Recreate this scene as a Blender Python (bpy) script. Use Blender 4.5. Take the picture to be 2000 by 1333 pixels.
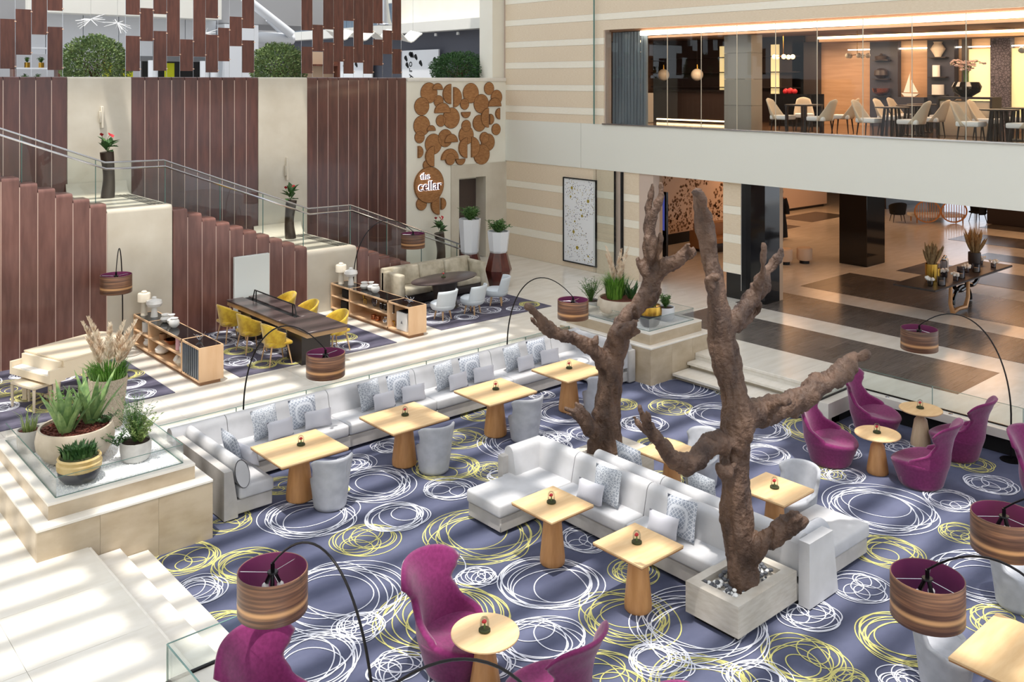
import bpy, bmesh, math, random
from mathutils import Vector, Matrix, noise as mnoise
random.seed(7)
PI = math.pi
S = bpy.context.scene
COL = S.collection
for o in list(bpy.data.objects):
    bpy.data.objects.remove(o)

# ---------------------------------------------------------------- camera
cam_d = bpy.data.cameras.new('camera')
cam = bpy.data.objects.new('camera', cam_d)
COL.objects.link(cam)
S.camera = cam
cam.location = (0, 0, 5.6)
YAW = math.radians(48.736)                      # forward direction measured from +X
cam.rotation_euler = (PI/2, 0, YAW - PI/2)
cam_d.sensor_fit = 'HORIZONTAL'
cam_d.sensor_width = 36.0
cam_d.lens = 36.0*1825/2000
cam_d.shift_y = -(666.5-157)/2000
cam_d.clip_end = 300

# ---------------------------------------------------------------- daylight
W = bpy.data.worlds.new('daylight'); S.world = W; W.use_nodes = True
wb = W.node_tree.nodes['Background']
wb.inputs[0].default_value = (0.86, 0.92, 1.0, 1)
wb.inputs[1].default_value = 1.75
sd = bpy.data.lights.new('sun', 'SUN'); sd.energy = 4.4; sd.angle = math.radians(1.0); sd.color = (1, .95, .88)
so = bpy.data.objects.new('sun', sd); COL.objects.link(so)
so.rotation_euler = Vector((.15, .13, -.76)).to_track_quat('-Z', 'Y').to_euler()
S.view_settings.view_transform = 'Standard'
S.view_settings.look = 'None'
S.view_settings.exposure = 0.0
S.view_settings.gamma = 1.0
S.view_settings.use_curve_mapping = False

def area_light(name, loc, size, size_y, energy, color, rot=(0, 0, 0)):
    d = bpy.data.lights.new(name, 'AREA'); d.shape = 'RECTANGLE'; d.size = size; d.size_y = size_y
    d.energy = energy; d.color = color
    o = bpy.data.objects.new(name, d); COL.objects.link(o); o.location = loc; o.rotation_euler = rot
    return o
WARM = (1, .78, .52)
# lobby downlights and restaurant lights, in the ceilings of those rooms
for i, (x, y) in enumerate([(23.5, 16), (23.5, 9.5), (29, 19), (29, 12), (35, 20), (35, 13)]):
    area_light('lobby_ceiling_lamp', (x, y, 3.3), 2.2, 2.2, 38 if x < 25 else 75, (1, .52, .24))
for i, y in enumerate((8.5, 11.5, 14.5, 17.5)):
    area_light('restaurant_ceiling_lamp', (22.8, y, 6.86), 1.6, 1.6, 150, (1, .68, .44))
area_light('restaurant_back_lamp', (25.2, 12.5, 6.6), .5, 7, 160, (1, .68, .44))

# ---------------------------------------------------------------- materials
MATS = {}
def mat(name, col, rough=.5, metal=0., spec=.5, c2=None, ns=4., nstr=(1, 1, 1), lo=.35, hi=.65, bump=0., bs=60., rand=0., coat=0., sheen=0., emis=None, es=1., detail=4., anis=None):
    m = bpy.data.materials.new(name); m.use_nodes = True
    nt = m.node_tree; N = nt.nodes; Lk = nt.links
    b = N['Principled BSDF']
    b.inputs['Roughness'].default_value = rough
    b.inputs['Metallic'].default_value = metal
    b.inputs['Specular IOR Level'].default_value = spec
    b.inputs['Base Color'].default_value = (*col, 1)
    if coat: b.inputs['Coat Weight'].default_value = coat; b.inputs['Coat Roughness'].default_value = .08
    if sheen: b.inputs['Sheen Weight'].default_value = sheen
    tc = N.new('ShaderNodeTexCoord')
    src = None
    if c2 is not None:
        mp = N.new('ShaderNodeMapping'); mp.inputs['Scale'].default_value = nstr
        Lk.new(tc.outputs['Object'], mp.inputs['Vector'])
        vec = mp.outputs['Vector']
        if rand:
            oi = N.new('ShaderNodeObjectInfo'); ml = N.new('ShaderNodeMath'); ml.operation = 'MULTIPLY'; ml.inputs[1].default_value = 37.
            Lk.new(oi.outputs['Random'], ml.inputs[0])
            va = N.new('ShaderNodeVectorMath'); va.operation = 'ADD'; Lk.new(vec, va.inputs[0]); Lk.new(ml.outputs[0], va.inputs[1]); vec = va.outputs[0]
        nz = N.new('ShaderNodeTexNoise'); nz.inputs['Scale'].default_value = ns; nz.inputs['Detail'].default_value = detail
        Lk.new(vec, nz.inputs['Vector'])
        cr = N.new('ShaderNodeValToRGB'); cr.color_ramp.elements[0].position = lo; cr.color_ramp.elements[1].position = hi
        cr.color_ramp.elements[0].color = (*col, 1); cr.color_ramp.elements[1].color = (*c2, 1)
        Lk.new(nz.outputs['Fac'], cr.inputs['Fac']); src = cr.outputs['Color']
        Lk.new(src, b.inputs['Base Color'])
    if rand:
        oi2 = N.new('ShaderNodeObjectInfo')
        mr = N.new('ShaderNodeMapRange'); mr.inputs['To Min'].default_value = 1-rand; mr.inputs['To Max'].default_value = 1+rand
        Lk.new(oi2.outputs['Random'], mr.inputs['Value'])
        hs = N.new('ShaderNodeHueSaturation'); Lk.new(mr.outputs['Result'], hs.inputs['Value'])
        if src: Lk.new(src, hs.inputs['Color'])
        else: hs.inputs['Color'].default_value = (*col, 1)
        Lk.new(hs.outputs['Color'], b.inputs['Base Color'])
    if bump:
        n2 = N.new('ShaderNodeTexNoise'); n2.inputs['Scale'].default_value = bs; n2.inputs['Detail'].default_value = 3
        Lk.new(tc.outputs['Object'], n2.inputs['Vector'])
        bp = N.new('ShaderNodeBump'); bp.inputs['Strength'].default_value = bump; bp.inputs['Distance'].default_value = .03 if name == 'driftwood' else .01
        Lk.new(n2.outputs['Fac'], bp.inputs['Height']); Lk.new(bp.outputs['Normal'], b.inputs['Normal'])
    if emis:
        b.inputs['Emission Color'].default_value = (*emis, 1); b.inputs['Emission Strength'].default_value = es
    MATS[name] = m
    return m
def srgb(r, g, b):
    f = lambda c: ((c/255+.055)/1.055)**2.4 if c/255 > .04045 else c/255/12.92
    return (f(r), f(g), f(b))
def glass(name, tint, gloss=.06, rough=.0):
    m = bpy.data.materials.new(name); m.use_nodes = True
    N = m.node_tree.nodes; Lk = m.node_tree.links; N.clear()
    out = N.new('ShaderNodeOutputMaterial'); tr = N.new('ShaderNodeBsdfTransparent'); gl = N.new('ShaderNodeBsdfGlossy')
    tr.inputs[0].default_value = (*tint, 1); gl.inputs['Roughness'].default_value = rough
    fr = N.new('ShaderNodeFresnel'); fr.inputs[0].default_value = 1.45
    mx = N.new('ShaderNodeMixShader'); ad = N.new('ShaderNodeMath'); ad.operation = 'MULTIPLY'; ad.inputs[1].default_value = gloss
    Lk.new(fr.outputs[0], ad.inputs[0]); Lk.new(ad.outputs[0], mx.inputs[0]); Lk.new(tr.outputs[0], mx.inputs[1]); Lk.new(gl.outputs[0], mx.inputs[2])
    Lk.new(mx.outputs[0], out.inputs[0]); MATS[name] = m
    return m

mat('stone_floor', srgb(222, 216, 204), .16, spec=.5, c2=srgb(232, 227, 217), ns=1.6, nstr=(1, 4, 1), rand=.025, detail=7)
mat('stone_step', srgb(226, 219, 206), .3, c2=srgb(236, 230, 220), ns=2.5, nstr=(1, 4, 1), rand=.02)
mat('stone_riser', srgb(205, 196, 180), .45, c2=srgb(190, 180, 163), ns=2.5)
mat('limestone', srgb(196, 180, 156), .3, c2=srgb(176, 158, 132), ns=2.4, nstr=(1, 1, 1.8), bump=.04, bs=9, rand=.025)
mat('limestone_top', srgb(228, 222, 211), .28, c2=srgb(238, 233, 224), ns=2.0)
mat('marble', srgb(198, 188, 170), .3, c2=srgb(214, 206, 190), ns=1.4, lo=.3, hi=.7, detail=8)
mat('cream_wall', srgb(240, 236, 222), .6, c2=srgb(236, 230, 214), ns=1.)
mat('fascia', srgb(232, 232, 222), .5)
mat('tan_band', srgb(222, 202, 174), .75, c2=srgb(234, 218, 194), ns=26, nstr=(1, .5, 7), bump=.12, bs=50)
mat('cream_band', srgb(242, 234, 214), .7, c2=srgb(246, 240, 226), ns=20, nstr=(1, .5, 6))
mat('joint_pale', srgb(206, 186, 172), .4)
mat('joint_metal', srgb(232, 206, 190), .35, .3)
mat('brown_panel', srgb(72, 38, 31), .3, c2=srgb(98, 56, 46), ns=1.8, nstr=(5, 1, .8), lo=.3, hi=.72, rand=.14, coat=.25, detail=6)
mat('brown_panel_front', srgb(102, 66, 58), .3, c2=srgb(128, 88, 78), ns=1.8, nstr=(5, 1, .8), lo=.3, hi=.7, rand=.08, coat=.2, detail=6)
mat('hanging_wood', srgb(84, 46, 36), .42, c2=srgb(106, 62, 48), ns=2.2, nstr=(6, 1, .9), rand=.1)
mat('steel', srgb(190, 192, 195), .25, 1.)
mat('chrome', srgb(205, 206, 210), .12, 1.)
mat('dark_metal', srgb(26, 24, 26), .35, .6)
mat('black_gloss', srgb(12, 12, 14), .08, spec=.6)
mat('black_matte', srgb(16, 15, 16), .8)
mat('carpet', srgb(78, 82, 104), .95, spec=.1, c2=srgb(104, 108, 132), ns=.9, nstr=(1, 1.8, 1), lo=.3, hi=.72, bump=.25, bs=260, detail=8)
mat('rug_field', srgb(82, 79, 94), .95, spec=.1, c2=srgb(104, 101, 117), ns=2.2, nstr=(1, 2.5, 1), bump=.2, bs=260, detail=6)
mat('yarn_white', srgb(224, 226, 236), .95, spec=.1)
mat('yarn_yellow', srgb(206, 200, 128), .95, spec=.1)
mat('sofa_fabric', srgb(188, 188, 190), .85, spec=.2, c2=srgb(200, 200, 203), ns=3., bump=.08, bs=320)
mat('sofa_base', srgb(176, 172, 168), .85, spec=.2, c2=srgb(188, 184, 180), ns=5., bump=.08, bs=320)
mat('piping', srgb(70, 70, 74), .8)
mat('pillow_plain', srgb(196, 196, 204), .6, sheen=.3, bump=.05, bs=120)
mat('tub_fabric', srgb(176, 178, 184), .9, spec=.15, c2=srgb(188, 190, 196), ns=8., bump=.06, bs=260)
mat('purple_felt', srgb(112, 34, 84), .9, spec=.15, c2=srgb(126, 42, 96), ns=30, sheen=.35, bump=.05, bs=300)
mat('seam_thread', srgb(190, 150, 180), .8)
mat('maple', srgb(222, 184, 134), .38, c2=srgb(232, 198, 150), ns=2.4, nstr=(1.2, 7, 1), rand=.03, detail=6)
mat('maple_edge', srgb(170, 122, 76), .5)
mat('cherry_cone', srgb(190, 136, 84), .42, c2=srgb(208, 154, 100), ns=3., nstr=(5, 5, .7), rand=.05, detail=5)
mat('pale_cone', srgb(200, 172, 138), .45, c2=srgb(216, 190, 158), ns=3., nstr=(5, 5, .7), rand=.05)
mat('driftwood', srgb(58, 40, 31), .6, c2=srgb(114, 88, 71), ns=5., nstr=(1, 1, .5), lo=.3, hi=.74, bump=.9, bs=22, detail=10)
mat('purple_lining', srgb(112, 40, 84), .6)
mat('pebble_white', srgb(246, 245, 242), .6, rand=.1)
mat('pebble_dark', srgb(88, 90, 96), .6)
mat('gravel', srgb(246, 246, 246), .8, c2=srgb(218, 220, 224), ns=42, bump=.6, bs=60)
mat('bark_chips', srgb(112, 56, 40), .9, c2=srgb(78, 36, 26), ns=30, bump=.8, bs=60)
mat('pot_stone', srgb(206, 194, 176), .6, c2=srgb(192, 178, 158), ns=5., bump=.15, bs=24)
mat('pot_speckle', srgb(196, 182, 160), .8, c2=srgb(160, 146, 126), ns=60, bump=.3, bs=80)
mat('pot_grey', srgb(196, 194, 190), .6, c2=srgb(184, 182, 178), ns=10)
mat('pot_ochre', srgb(214, 190, 138), .5, c2=srgb(196, 166, 104), ns=6)
mat('pot_dark', srgb(52, 52, 60), .35)
mat('pot_white', srgb(224, 226, 230), .3)
mat('pot_brown', srgb(96, 42, 30), .3, c2=srgb(74, 30, 22), ns=3, nstr=(3, 3, 1), coat=.4)
mat('bronze_vase', srgb(84, 70, 60), .35, .5, c2=srgb(66, 54, 46), ns=3)
mat('soil', srgb(52, 36, 26), .95)
def leafmat(name, a, b): return mat(name, srgb(*a), .5, c2=srgb(*b), ns=9., lo=.3, hi=.7, rand=.0)
leafmat('leaf_green', (54, 92, 40), (98, 136, 66))
leafmat('leaf_dark', (34, 72, 36), (74, 112, 56))
leafmat('leaf_topiary', (66, 100, 54), (148, 166, 104))
leafmat('leaf_grass', (70, 124, 36), (118, 164, 62))
leafmat('leaf_pale', (112, 140, 74), (164, 182, 112))
leafmat('leaf_agave', (88, 124, 72), (146, 170, 106))
mat('twig', srgb(104, 84, 52), .9)
mat('pampas', srgb(240, 228, 208), .95, c2=srgb(214, 186, 156), ns=10)
mat('dried_heather', srgb(150, 126, 88), .95, c2=srgb(118, 94, 66), ns=20)
mat('red_flower', srgb(186, 30, 42), .5)
mat('moss', srgb(58, 62, 36), .95)
mat('cork', srgb(176, 126, 78), .85, c2=srgb(146, 98, 58), ns=9, nstr=(1, 1, 5), bump=.2, bs=40, rand=.06)
mat('cork_edge', srgb(78, 50, 30), .9)
mat('sign_light', (1, .96, .98), .4, emis=(1, .95, .98), es=1.1)
mat('sign_rim', srgb(70, 26, 52), .4)
mat('oak_case', srgb(212, 172, 132), .5, c2=srgb(222, 186, 148), ns=2, nstr=(3, 3, .6))
mat('oak_dark', srgb(160, 118, 84), .5)
mat('ceramic_white', srgb(232, 230, 226), .25)
mat('ceramic_cream', srgb(226, 216, 198), .35)
mat('ceramic_pink', srgb(228, 178, 190), .4)
mat('gold', srgb(196, 156, 70), .25, 1.)
mat('copper', srgb(190, 120, 84), .25, 1.)
mat('dark_wood_top', srgb(70, 58, 58), .28, c2=srgb(88, 74, 72), ns=2, nstr=(1, 9, 1))
mat('dark_wood_base', srgb(46, 38, 36), .4)
mat('table_edge_oak', srgb(172, 138, 100), .5)
mat('yellow_velvet', srgb(186, 146, 18), .7, c2=srgb(216, 182, 44), ns=7, lo=.38, hi=.6, sheen=.5)
mat('leg_oak', srgb(206, 168, 126), .5)
mat('white_leather', srgb(206, 214, 220), .5)
mat('patch_leather', srgb(196, 188, 168), .55, c2=srgb(158, 148, 126), ns=4, lo=.4, hi=.7)
mat('white_panel', srgb(222, 228, 226), .5)
mat('piano_cream', srgb(226, 210, 184), .35)
mat('paper_white', srgb(236, 238, 240), .5)
mat('gold_dot', srgb(158, 138, 44), .5)
mat('navy_dot', srgb(66, 66, 96), .5)
mat('door_dark', srgb(74, 60, 54), .5)
mat('wood_plank', srgb(86, 80, 76), .22, c2=srgb(114, 107, 101), ns=2.2, nstr=(.8, 14, 1), rand=.14, detail=5)
mat('lobby_wall', srgb(198, 172, 146), .6)
mat('lobby_ceiling', srgb(90, 72, 58), .8)
mat('perf_panel', srgb(216, 190, 166), .5)
mat('perf_hole', srgb(124, 88, 54), .6)
mat('curtain', srgb(104, 114, 124), .85, c2=srgb(128, 138, 146), ns=3, nstr=(1, 1, .1))
mat('rest_wood', srgb(176, 138, 104), .45, c2=srgb(190, 152, 118), ns=2, nstr=(.6, .6, 7))
mat('rest_dark', srgb(44, 34, 32), .35)
mat('rest_navy', srgb(52, 54, 68), .4)
mat('rest_floor', srgb(88, 66, 50), .12, c2=srgb(112, 86, 66), ns=1.5)
mat('rest_ceiling', srgb(150, 116, 92), .8)
mat('led_warm', (1, .85, .6), .5, emis=(1, .78, .45), es=7)
mat('led_white', (1, .95, .85), .5, emis=(1, .9, .74), es=9)
mat('lit_panel', (1, .85, .5), .5, emis=(1, .74, .34), es=.75)
mat('chair_beige', srgb(198, 184, 164), .8)
mat('chair_seat', srgb(222, 224, 226), .7)
mat('walnut_leg', srgb(40, 28, 24), .5)
mat('upper_wall', srgb(214, 218, 224), .6)
mat('upper_grey', srgb(150, 150, 152), .6)
mat('slate_wall', srgb(88, 90, 100), .7)
mat('beam_white', srgb(230, 228, 220), .6)
mat('window_slate', srgb(92, 108, 124), .3)
mat('pipe_white', srgb(214, 218, 224), .35)
mat('yellow_sheet', srgb(214, 216, 20), .6)
mat('shade_lamp', srgb(240, 240, 240), .6)
mat('rattan', srgb(190, 128, 72), .6)
mat('cloth_black', srgb(14, 14, 18), .9)
mat('skin', srgb(150, 104, 78), .6)
mat('roof_white', srgb(236, 236, 236), .7)
mat('screen_blue', srgb(40, 50, 110), .2, emis=(.10, .12, .5), es=.5)
mat('pink_flower', srgb(240, 208, 200), .6)
mat('pamphlet', srgb(220, 224, 228), .4)
mat('candle', srgb(240, 228, 200), .5)
mat('glass_edge', srgb(96, 130, 122), .2)
mat('limestone_pale', srgb(206, 200, 190), .5, c2=srgb(192, 184, 172), ns=3, nstr=(2, 2, 9), lo=.35, hi=.65)
mat('steel_blue', srgb(104, 112, 122), .35, .4)
mat('brass_clip', srgb(222, 184, 158), .3, .6)
mat('pane_edge', srgb(196, 188, 170), .3)
mat('column_grey', srgb(150, 146, 140), .4, rand=.04)
mat('copper_leather', srgb(172, 120, 72), .5)
mat('bronze_leg', srgb(198, 150, 104), .4, .4)
mat('globe_amber', (1, .8, .5), .2, emis=(1, .62, .3), es=2.5)
mat('globe_clear', srgb(200, 190, 170), .15)
glass('glass_rail', (.955, .985, .975), .6)
glass('glass_faint', (.97, .985, .98), .15)
glass('glass_clear', (.98, .992, .988), .6)
glass('glass_restaurant', (.93, .94, .93), .35)
glass('glass_smoke', (.62, .62, .66), .75)

def veneer():
    m = bpy.data.materials.new('veneer_shade'); m.use_nodes = True
    N = m.node_tree.nodes; Lk = m.node_tree.links; b = N['Principled BSDF']; b.inputs['Roughness'].default_value = .4
    tc = N.new('ShaderNodeTexCoord'); mp = N.new('ShaderNodeMapping'); mp.inputs['Scale'].default_value = (.9, .9, 26)
    oi = N.new('ShaderNodeObjectInfo'); va = N.new('ShaderNodeVectorMath'); va.operation = 'ADD'
    ml = N.new('ShaderNodeMath'); ml.operation = 'MULTIPLY'; ml.inputs[1].default_value = 19; Lk.new(oi.outputs['Random'], ml.inputs[0])
    Lk.new(tc.outputs['Object'], mp.inputs[0]); Lk.new(mp.outputs[0], va.inputs[0]); Lk.new(ml.outputs[0], va.inputs[1])
    nz = N.new('ShaderNodeTexNoise'); nz.inputs['Scale'].default_value = 1.6; nz.inputs['Detail'].default_value = 6; Lk.new(va.outputs[0], nz.inputs['Vector'])
    cr = N.new('ShaderNodeValToRGB'); e = cr.color_ramp.elements
    e[0].position = .3; e[0].color = (*srgb(66, 44, 34), 1); e[1].position = .72; e[1].color = (*srgb(150, 108, 78), 1)
    x = e.new(.5); x.color = (*srgb(100, 70, 54), 1)
    Lk.new(nz.outputs[0], cr.inputs[0])
    sx = N.new('ShaderNodeSeparateXYZ'); Lk.new(tc.outputs['Object'], sx.inputs[0])
    r2 = N.new('ShaderNodeValToRGB'); q = r2.color_ramp.elements; q[0].position = .0; q[0].color = (0, 0, 0, 1); q[1].position = 1; q[1].color = (0, 0, 0, 1)
    for p, c in ((.24, 0), (.30, 1), (.34, .9), (.40, 0)):
        k = q.new(p); k.color = (c, c, c, 1)
    mr = N.new('ShaderNodeMapRange'); mr.inputs['From Min'].default_value = -.37; mr.inputs['From Max'].default_value = 0; Lk.new(sx.outputs['Z'], mr.inputs[0]); Lk.new(mr.outputs[0], r2.inputs[0])
    mx = N.new('ShaderNodeMix'); mx.data_type = 'RGBA'; Lk.new(r2.outputs[0], mx.inputs[0]); Lk.new(cr.outputs[0], mx.inputs[6]); mx.inputs[7].default_value = (*srgb(206, 158, 110), 1)
    Lk.new(mx.outputs[2], b.inputs['Base Color']); MATS['veneer_shade'] = m
veneer()
def printed(name, kind, a, bcol, scale):
    m = bpy.data.materials.new(name); m.use_nodes = True
    N = m.node_tree.nodes; Lk = m.node_tree.links; b = N['Principled BSDF']; b.inputs['Roughness'].default_value = .85
    tc = N.new('ShaderNodeTexCoord')
    if kind == 'hex':
        t = N.new('ShaderNodeTexVoronoi'); t.feature = 'DISTANCE_TO_EDGE'; t.inputs['Scale'].default_value = scale; o = t.outputs['Distance']; t.inputs['Randomness'].default_value = .0
    else:
        t = N.new('ShaderNodeTexVoronoi'); t.feature = 'DISTANCE_TO_EDGE'; t.inputs['Scale'].default_value = scale; o = t.outputs['Distance']; t.inputs['Randomness'].default_value = 1.
    mp = N.new('ShaderNodeMapping'); mp.inputs['Rotation'].default_value = (0, .0, .785); Lk.new(tc.outputs['Object'], mp.inputs[0]); Lk.new(mp.outputs[0], t.inputs['Vector'])
    cr = N.new('ShaderNodeValToRGB'); e = cr.color_ramp.elements; e[0].position = .06; e[0].color = (*a, 1); e[1].position = .13; e[1].color = (*bcol, 1)
    Lk.new(o, cr.inputs[0]); Lk.new(cr.outputs[0], b.inputs['Base Color']); MATS[name] = m
printed('pillow_hex', 'hex', srgb(200, 204, 212), srgb(146, 153, 166), 24)
printed('pillow_scale', 'v', srgb(200, 204, 210), srgb(152, 158, 168), 30)
printed('screen_lace', 'v', srgb(60, 56, 66), srgb(104, 98, 108), 14)

# ---------------------------------------------------------------- mesh builder
class MB:
    def __init__(s): s.v = []; s.f = []
    def add(s, vs, fs):
        k = len(s.v); s.v += [tuple(p) for p in vs]; s.f += [tuple(i+k for i in f) for f in fs]; return s
    def box(s, x0, x1, y0, y1, z0, z1):
        return s.add([(x0,y0,z0),(x1,y0,z0),(x1,y1,z0),(x0,y1,z0),(x0,y0,z1),(x1,y0,z1),(x1,y1,z1),(x0,y1,z1)],
                     [(0,3,2,1),(4,5,6,7),(0,1,5,4),(1,2,6,5),(2,3,7,6),(3,0,4,7)])
    def rbox(s, x0, x1, y0, y1, z0, z1, r=.03, n=2):
        b = bmesh.new(); bmesh.ops.create_cube(b, size=1)
        for v in b.verts: v.co = ((x0+x1)/2+v.co.x*(x1-x0), (y0+y1)/2+v.co.y*(y1-y0), (z0+z1)/2+v.co.z*(z1-z0))
        bmesh.ops.bevel(b, geom=b.edges[:], offset=r, segments=n, affect='EDGES', profile=.5)
        b.verts.index_update()
        s.add([v.co[:] for v in b.verts], [[v.index for v in f.verts] for f in b.faces]); b.free(); return s
    def tube(s, pts, r, n=8, caps=True, closed=False):
        pts = [Vector(p) for p in pts]; m = len(pts)
        rs = r if isinstance(r, (list, tuple)) else [r]*m
        t0 = (pts[1]-pts[0]).normalized()
        up = Vector((0,0,1)) if abs(t0.z) < .9 else Vector((1,0,0))
        nx = t0.cross(up).normalized(); rings = []
        for i, p in enumerate(pts):
            if closed: t = (pts[(i+1) % m]-pts[i-1]).normalized()
            else: t = (pts[min(i+1,m-1)]-pts[max(i-1,0)]).normalized()
            nx = (nx-t*nx.dot(t)).normalized(); ny = t.cross(nx)
            rings.append([p+(nx*math.cos(2*PI*k/n)+ny*math.sin(2*PI*k/n))*rs[i] for k in range(n)])
        vs = [q for ring in rings for q in ring]; fs = []
        for i in range(m if closed else m-1):
            j = (i+1) % m
            for k in range(n): fs.append((i*n+k, i*n+(k+1) % n, j*n+(k+1) % n, j*n+k))
        if caps and not closed: fs.append(tuple(range(n))[::-1]); fs.append(tuple((m-1)*n+k for k in range(n)))
        return s.add(vs, fs)
    def cyl(s, p0, p1, r0, r1=None, n=12): return s.tube([p0, p1], [r0, r0 if r1 is None else r1], n)
    def lathe(s, prof, n=24, c=(0,0,0), sx=1., sy=1., caps=True):
        vs = []; fs = []; m = len(prof)
        for r, z in prof:
            for k in range(n):
                a = 2*PI*k/n; vs.append((c[0]+r*sx*math.cos(a), c[1]+r*sy*math.sin(a), c[2]+z))
        for i in range(m-1):
            for k in range(n): fs.append((i*n+k, i*n+(k+1) % n, (i+1)*n+(k+1) % n, (i+1)*n+k))
        if caps and prof[0][0] > 1e-4: fs.append(tuple(range(n))[::-1])
        if caps and prof[-1][0] > 1e-4: fs.append(tuple((m-1)*n+k for k in range(n)))
        return s.add(vs, fs)
    def prism(s, poly, z0, z1):
        n = len(poly)
        return s.add([(x,y,z0) for x,y in poly]+[(x,y,z1) for x,y in poly],
                     [tuple(range(n))[::-1], tuple(range(n,2*n))]+[(i,(i+1)%n,n+(i+1)%n,n+i) for i in range(n)])
    def extr(s, poly, fn0, fn1):
        n = len(poly)
        return s.add([fn0(p) for p in poly]+[fn1(p) for p in poly],
                     [tuple(range(n))[::-1], tuple(range(n,2*n))]+[(i,(i+1)%n,n+(i+1)%n,n+i) for i in range(n)])
    def shell(s, outer, inner):
        # outer / inner: grids [row][col] of points, joined along the rim with a half-round edge
        R = len(outer); Cn = len(outer[0]); vs = [p for r in outer for p in r]+[p for r in inner for p in r]; o = R*Cn; fs = []
        for i in range(R-1):
            for j in range(Cn-1):
                a, b_, c_, d = i*Cn+j, i*Cn+j+1, (i+1)*Cn+j+1, (i+1)*Cn+j
                fs.append((a,b_,c_,d)); fs.append((o+a,o+d,o+c_,o+b_))
        rim = [(0,j) for j in range(Cn)]+[(i,Cn-1) for i in range(1,R)]+[(R-1,j) for j in range(Cn-2,-1,-1)]+[(i,0) for i in range(R-2,0,-1)]
        mid = []
        for i, j in rim:
            a = Vector(outer[i][j]); b_ = Vector(inner[i][j])
            ii = min(max(i,1),R-2); jj = min(max(j,1),Cn-2)
            c_ = (Vector(outer[ii][jj])+Vector(inner[ii][jj]))/2; m_ = (a+b_)/2; d = m_-c_
            w = (a-b_).length*.42
            mid.append(m_+d.normalized()*w if d.length > 1e-6 else m_)
        k = len(vs); vs += mid; n = len(rim)
        for q in range(n):
            i, j = rim[q]; i2, j2 = rim[(q+1) % n]
            a, b_ = i*Cn+j, i2*Cn+j2
            fs.append((b_, a, k+q, k+(q+1) % n)); fs.append((k+(q+1) % n, k+q, o+a, o+b_))
        return s.add(vs, fs)
    def ball(s, c, r, n=10, m=7, sz=1.):
        pr = [(r*math.sin(PI*i/m), -r*sz*math.cos(PI*i/m)) for i in range(m+1)]; pr[0] = (0.0001, -r*sz); pr[-1] = (0.0001, r*sz)
        return s.lathe(pr, n, c)
    def xf(s, M_):
        s.v = [tuple(M_ @ Vector(p)) for p in s.v]; return s
    def mesh(s, name, m, ang=.7):
        me = bpy.data.meshes.new(name); me.from_pydata(s.v, [], s.f)
        me.materials.append(MATS[m]); me.update()
        me.polygons.foreach_set('use_smooth', [True]*len(me.polygons))
        me.set_sharp_from_angle(angle=ang)
        return me
def tag(o, label=None, cat=None, group=None, kind=None):
    if label: o['label'] = label
    if cat: o['category'] = cat
    if group: o['group'] = group
    if kind: o['kind'] = kind
    return o
def thing(name, label, cat, loc=(0,0,0), rz=0., group=None, kind=None):
    o = bpy.data.objects.new(name, None); COL.objects.link(o); o.empty_display_size = .1
    o.location = loc; o.rotation_euler = (0,0,rz)
    return tag(o, label, cat, group, kind)
def obj(name, me, parent=None, loc=(0,0,0), rot=(0,0,0), sc=(1,1,1)):
    o = bpy.data.objects.new(name, me); COL.objects.link(o); o.parent = parent
    o.location = loc; o.rotation_euler = rot; o.scale = sc
    return o
def part(name, mb, m, parent, loc=(0,0,0), rot=(0,0,0), label=None, kind=None, ang=.7):
    o = obj(name, mb.mesh(name, m, ang), parent, loc, rot)
    return tag(o, label, None, None, kind)
def solo(name, mb, m, label, cat, loc=(0,0,0), rz=0., group=None, kind=None, ang=.7):
    o = obj(name, mb.mesh(name, m, ang), None, loc, (0,0,rz))
    return tag(o, label, cat, group, kind)
def struct(name, mb=None, m=None, label=None, loc=(0,0,0)):
    o = obj(name, mb.mesh(name, m) if mb else None, None, loc)
    return tag(o, label, None, None, 'structure')
def copy_tree(o, parent=None):
    c = o.copy(); COL.objects.link(c); c.parent = parent
    for ch in list(o.children): copy_tree(ch, c)
    return c
def dup(root, loc, rz, label=None):
    c = copy_tree(root); c.location = loc; c.rotation_euler = (0,0,rz)
    if label: c['label'] = label
    return c
def bez(p0, p1, p2, p3, n=24):
    p0, p1, p2, p3 = map(Vector, (p0, p1, p2, p3)); out = []
    for i in range(n+1):
        t = i/n; u = 1-t; out.append(p0*u**3+p1*3*u*u*t+p2*3*u*t*t+p3*t**3)
    return out
def lerp(a, b, t): return a+(b-a)*t
def interp(xs, ys, x):
    for i in range(len(xs)-1):
        if x <= xs[i+1]:
            t = (x-xs[i])/(xs[i+1]-xs[i]); t = t*t*(3-2*t); return ys[i]+(ys[i+1]-ys[i])*t
    return ys[-1]
CZ = -.39          # carpet level
UNIT = MB().box(0,1,0,1,0,1)
# ================================================================ floors
fl = MB()
fl.box(-6, 3.57, -6, 14.2, -.7, -.012); fl.box(-6, 20.2, 14.2, 24, -.7, -.012); fl.box(15.9, 20.2, -6, 14.2, -.7, -.012); fl.box(15.5, 15.9, 8.77, 14.2, -.7, -.012)
fl.box(20.2, 48, 2, 26, -.7, -.002)
floor = struct('floor', fl, 'stone_floor', 'pale polished stone floor of the atrium and lobby')
slab_me = UNIT.mesh('floor_slab', 'stone_floor')
def slabs(x0, x1, y0, y1, nx, ny):
    dx = (x1-x0)/nx; dy = (y1-y0)/ny
    for i in range(nx):
        for j in range(ny):
            obj('floor_slab', slab_me, floor, (x0+i*dx+.002, y0+j*dy+.002, -.012), (0,0,0), (dx-.004, dy-.004, .012))
slabs(.0, 3.57, 7.4, 14.2, 3, 6)
slabs(1.2, 19.77, 14.2, 20.0, 15, 5)
slabs(14.4, 19.77, 20.0, 22.9, 4, 2)
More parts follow.
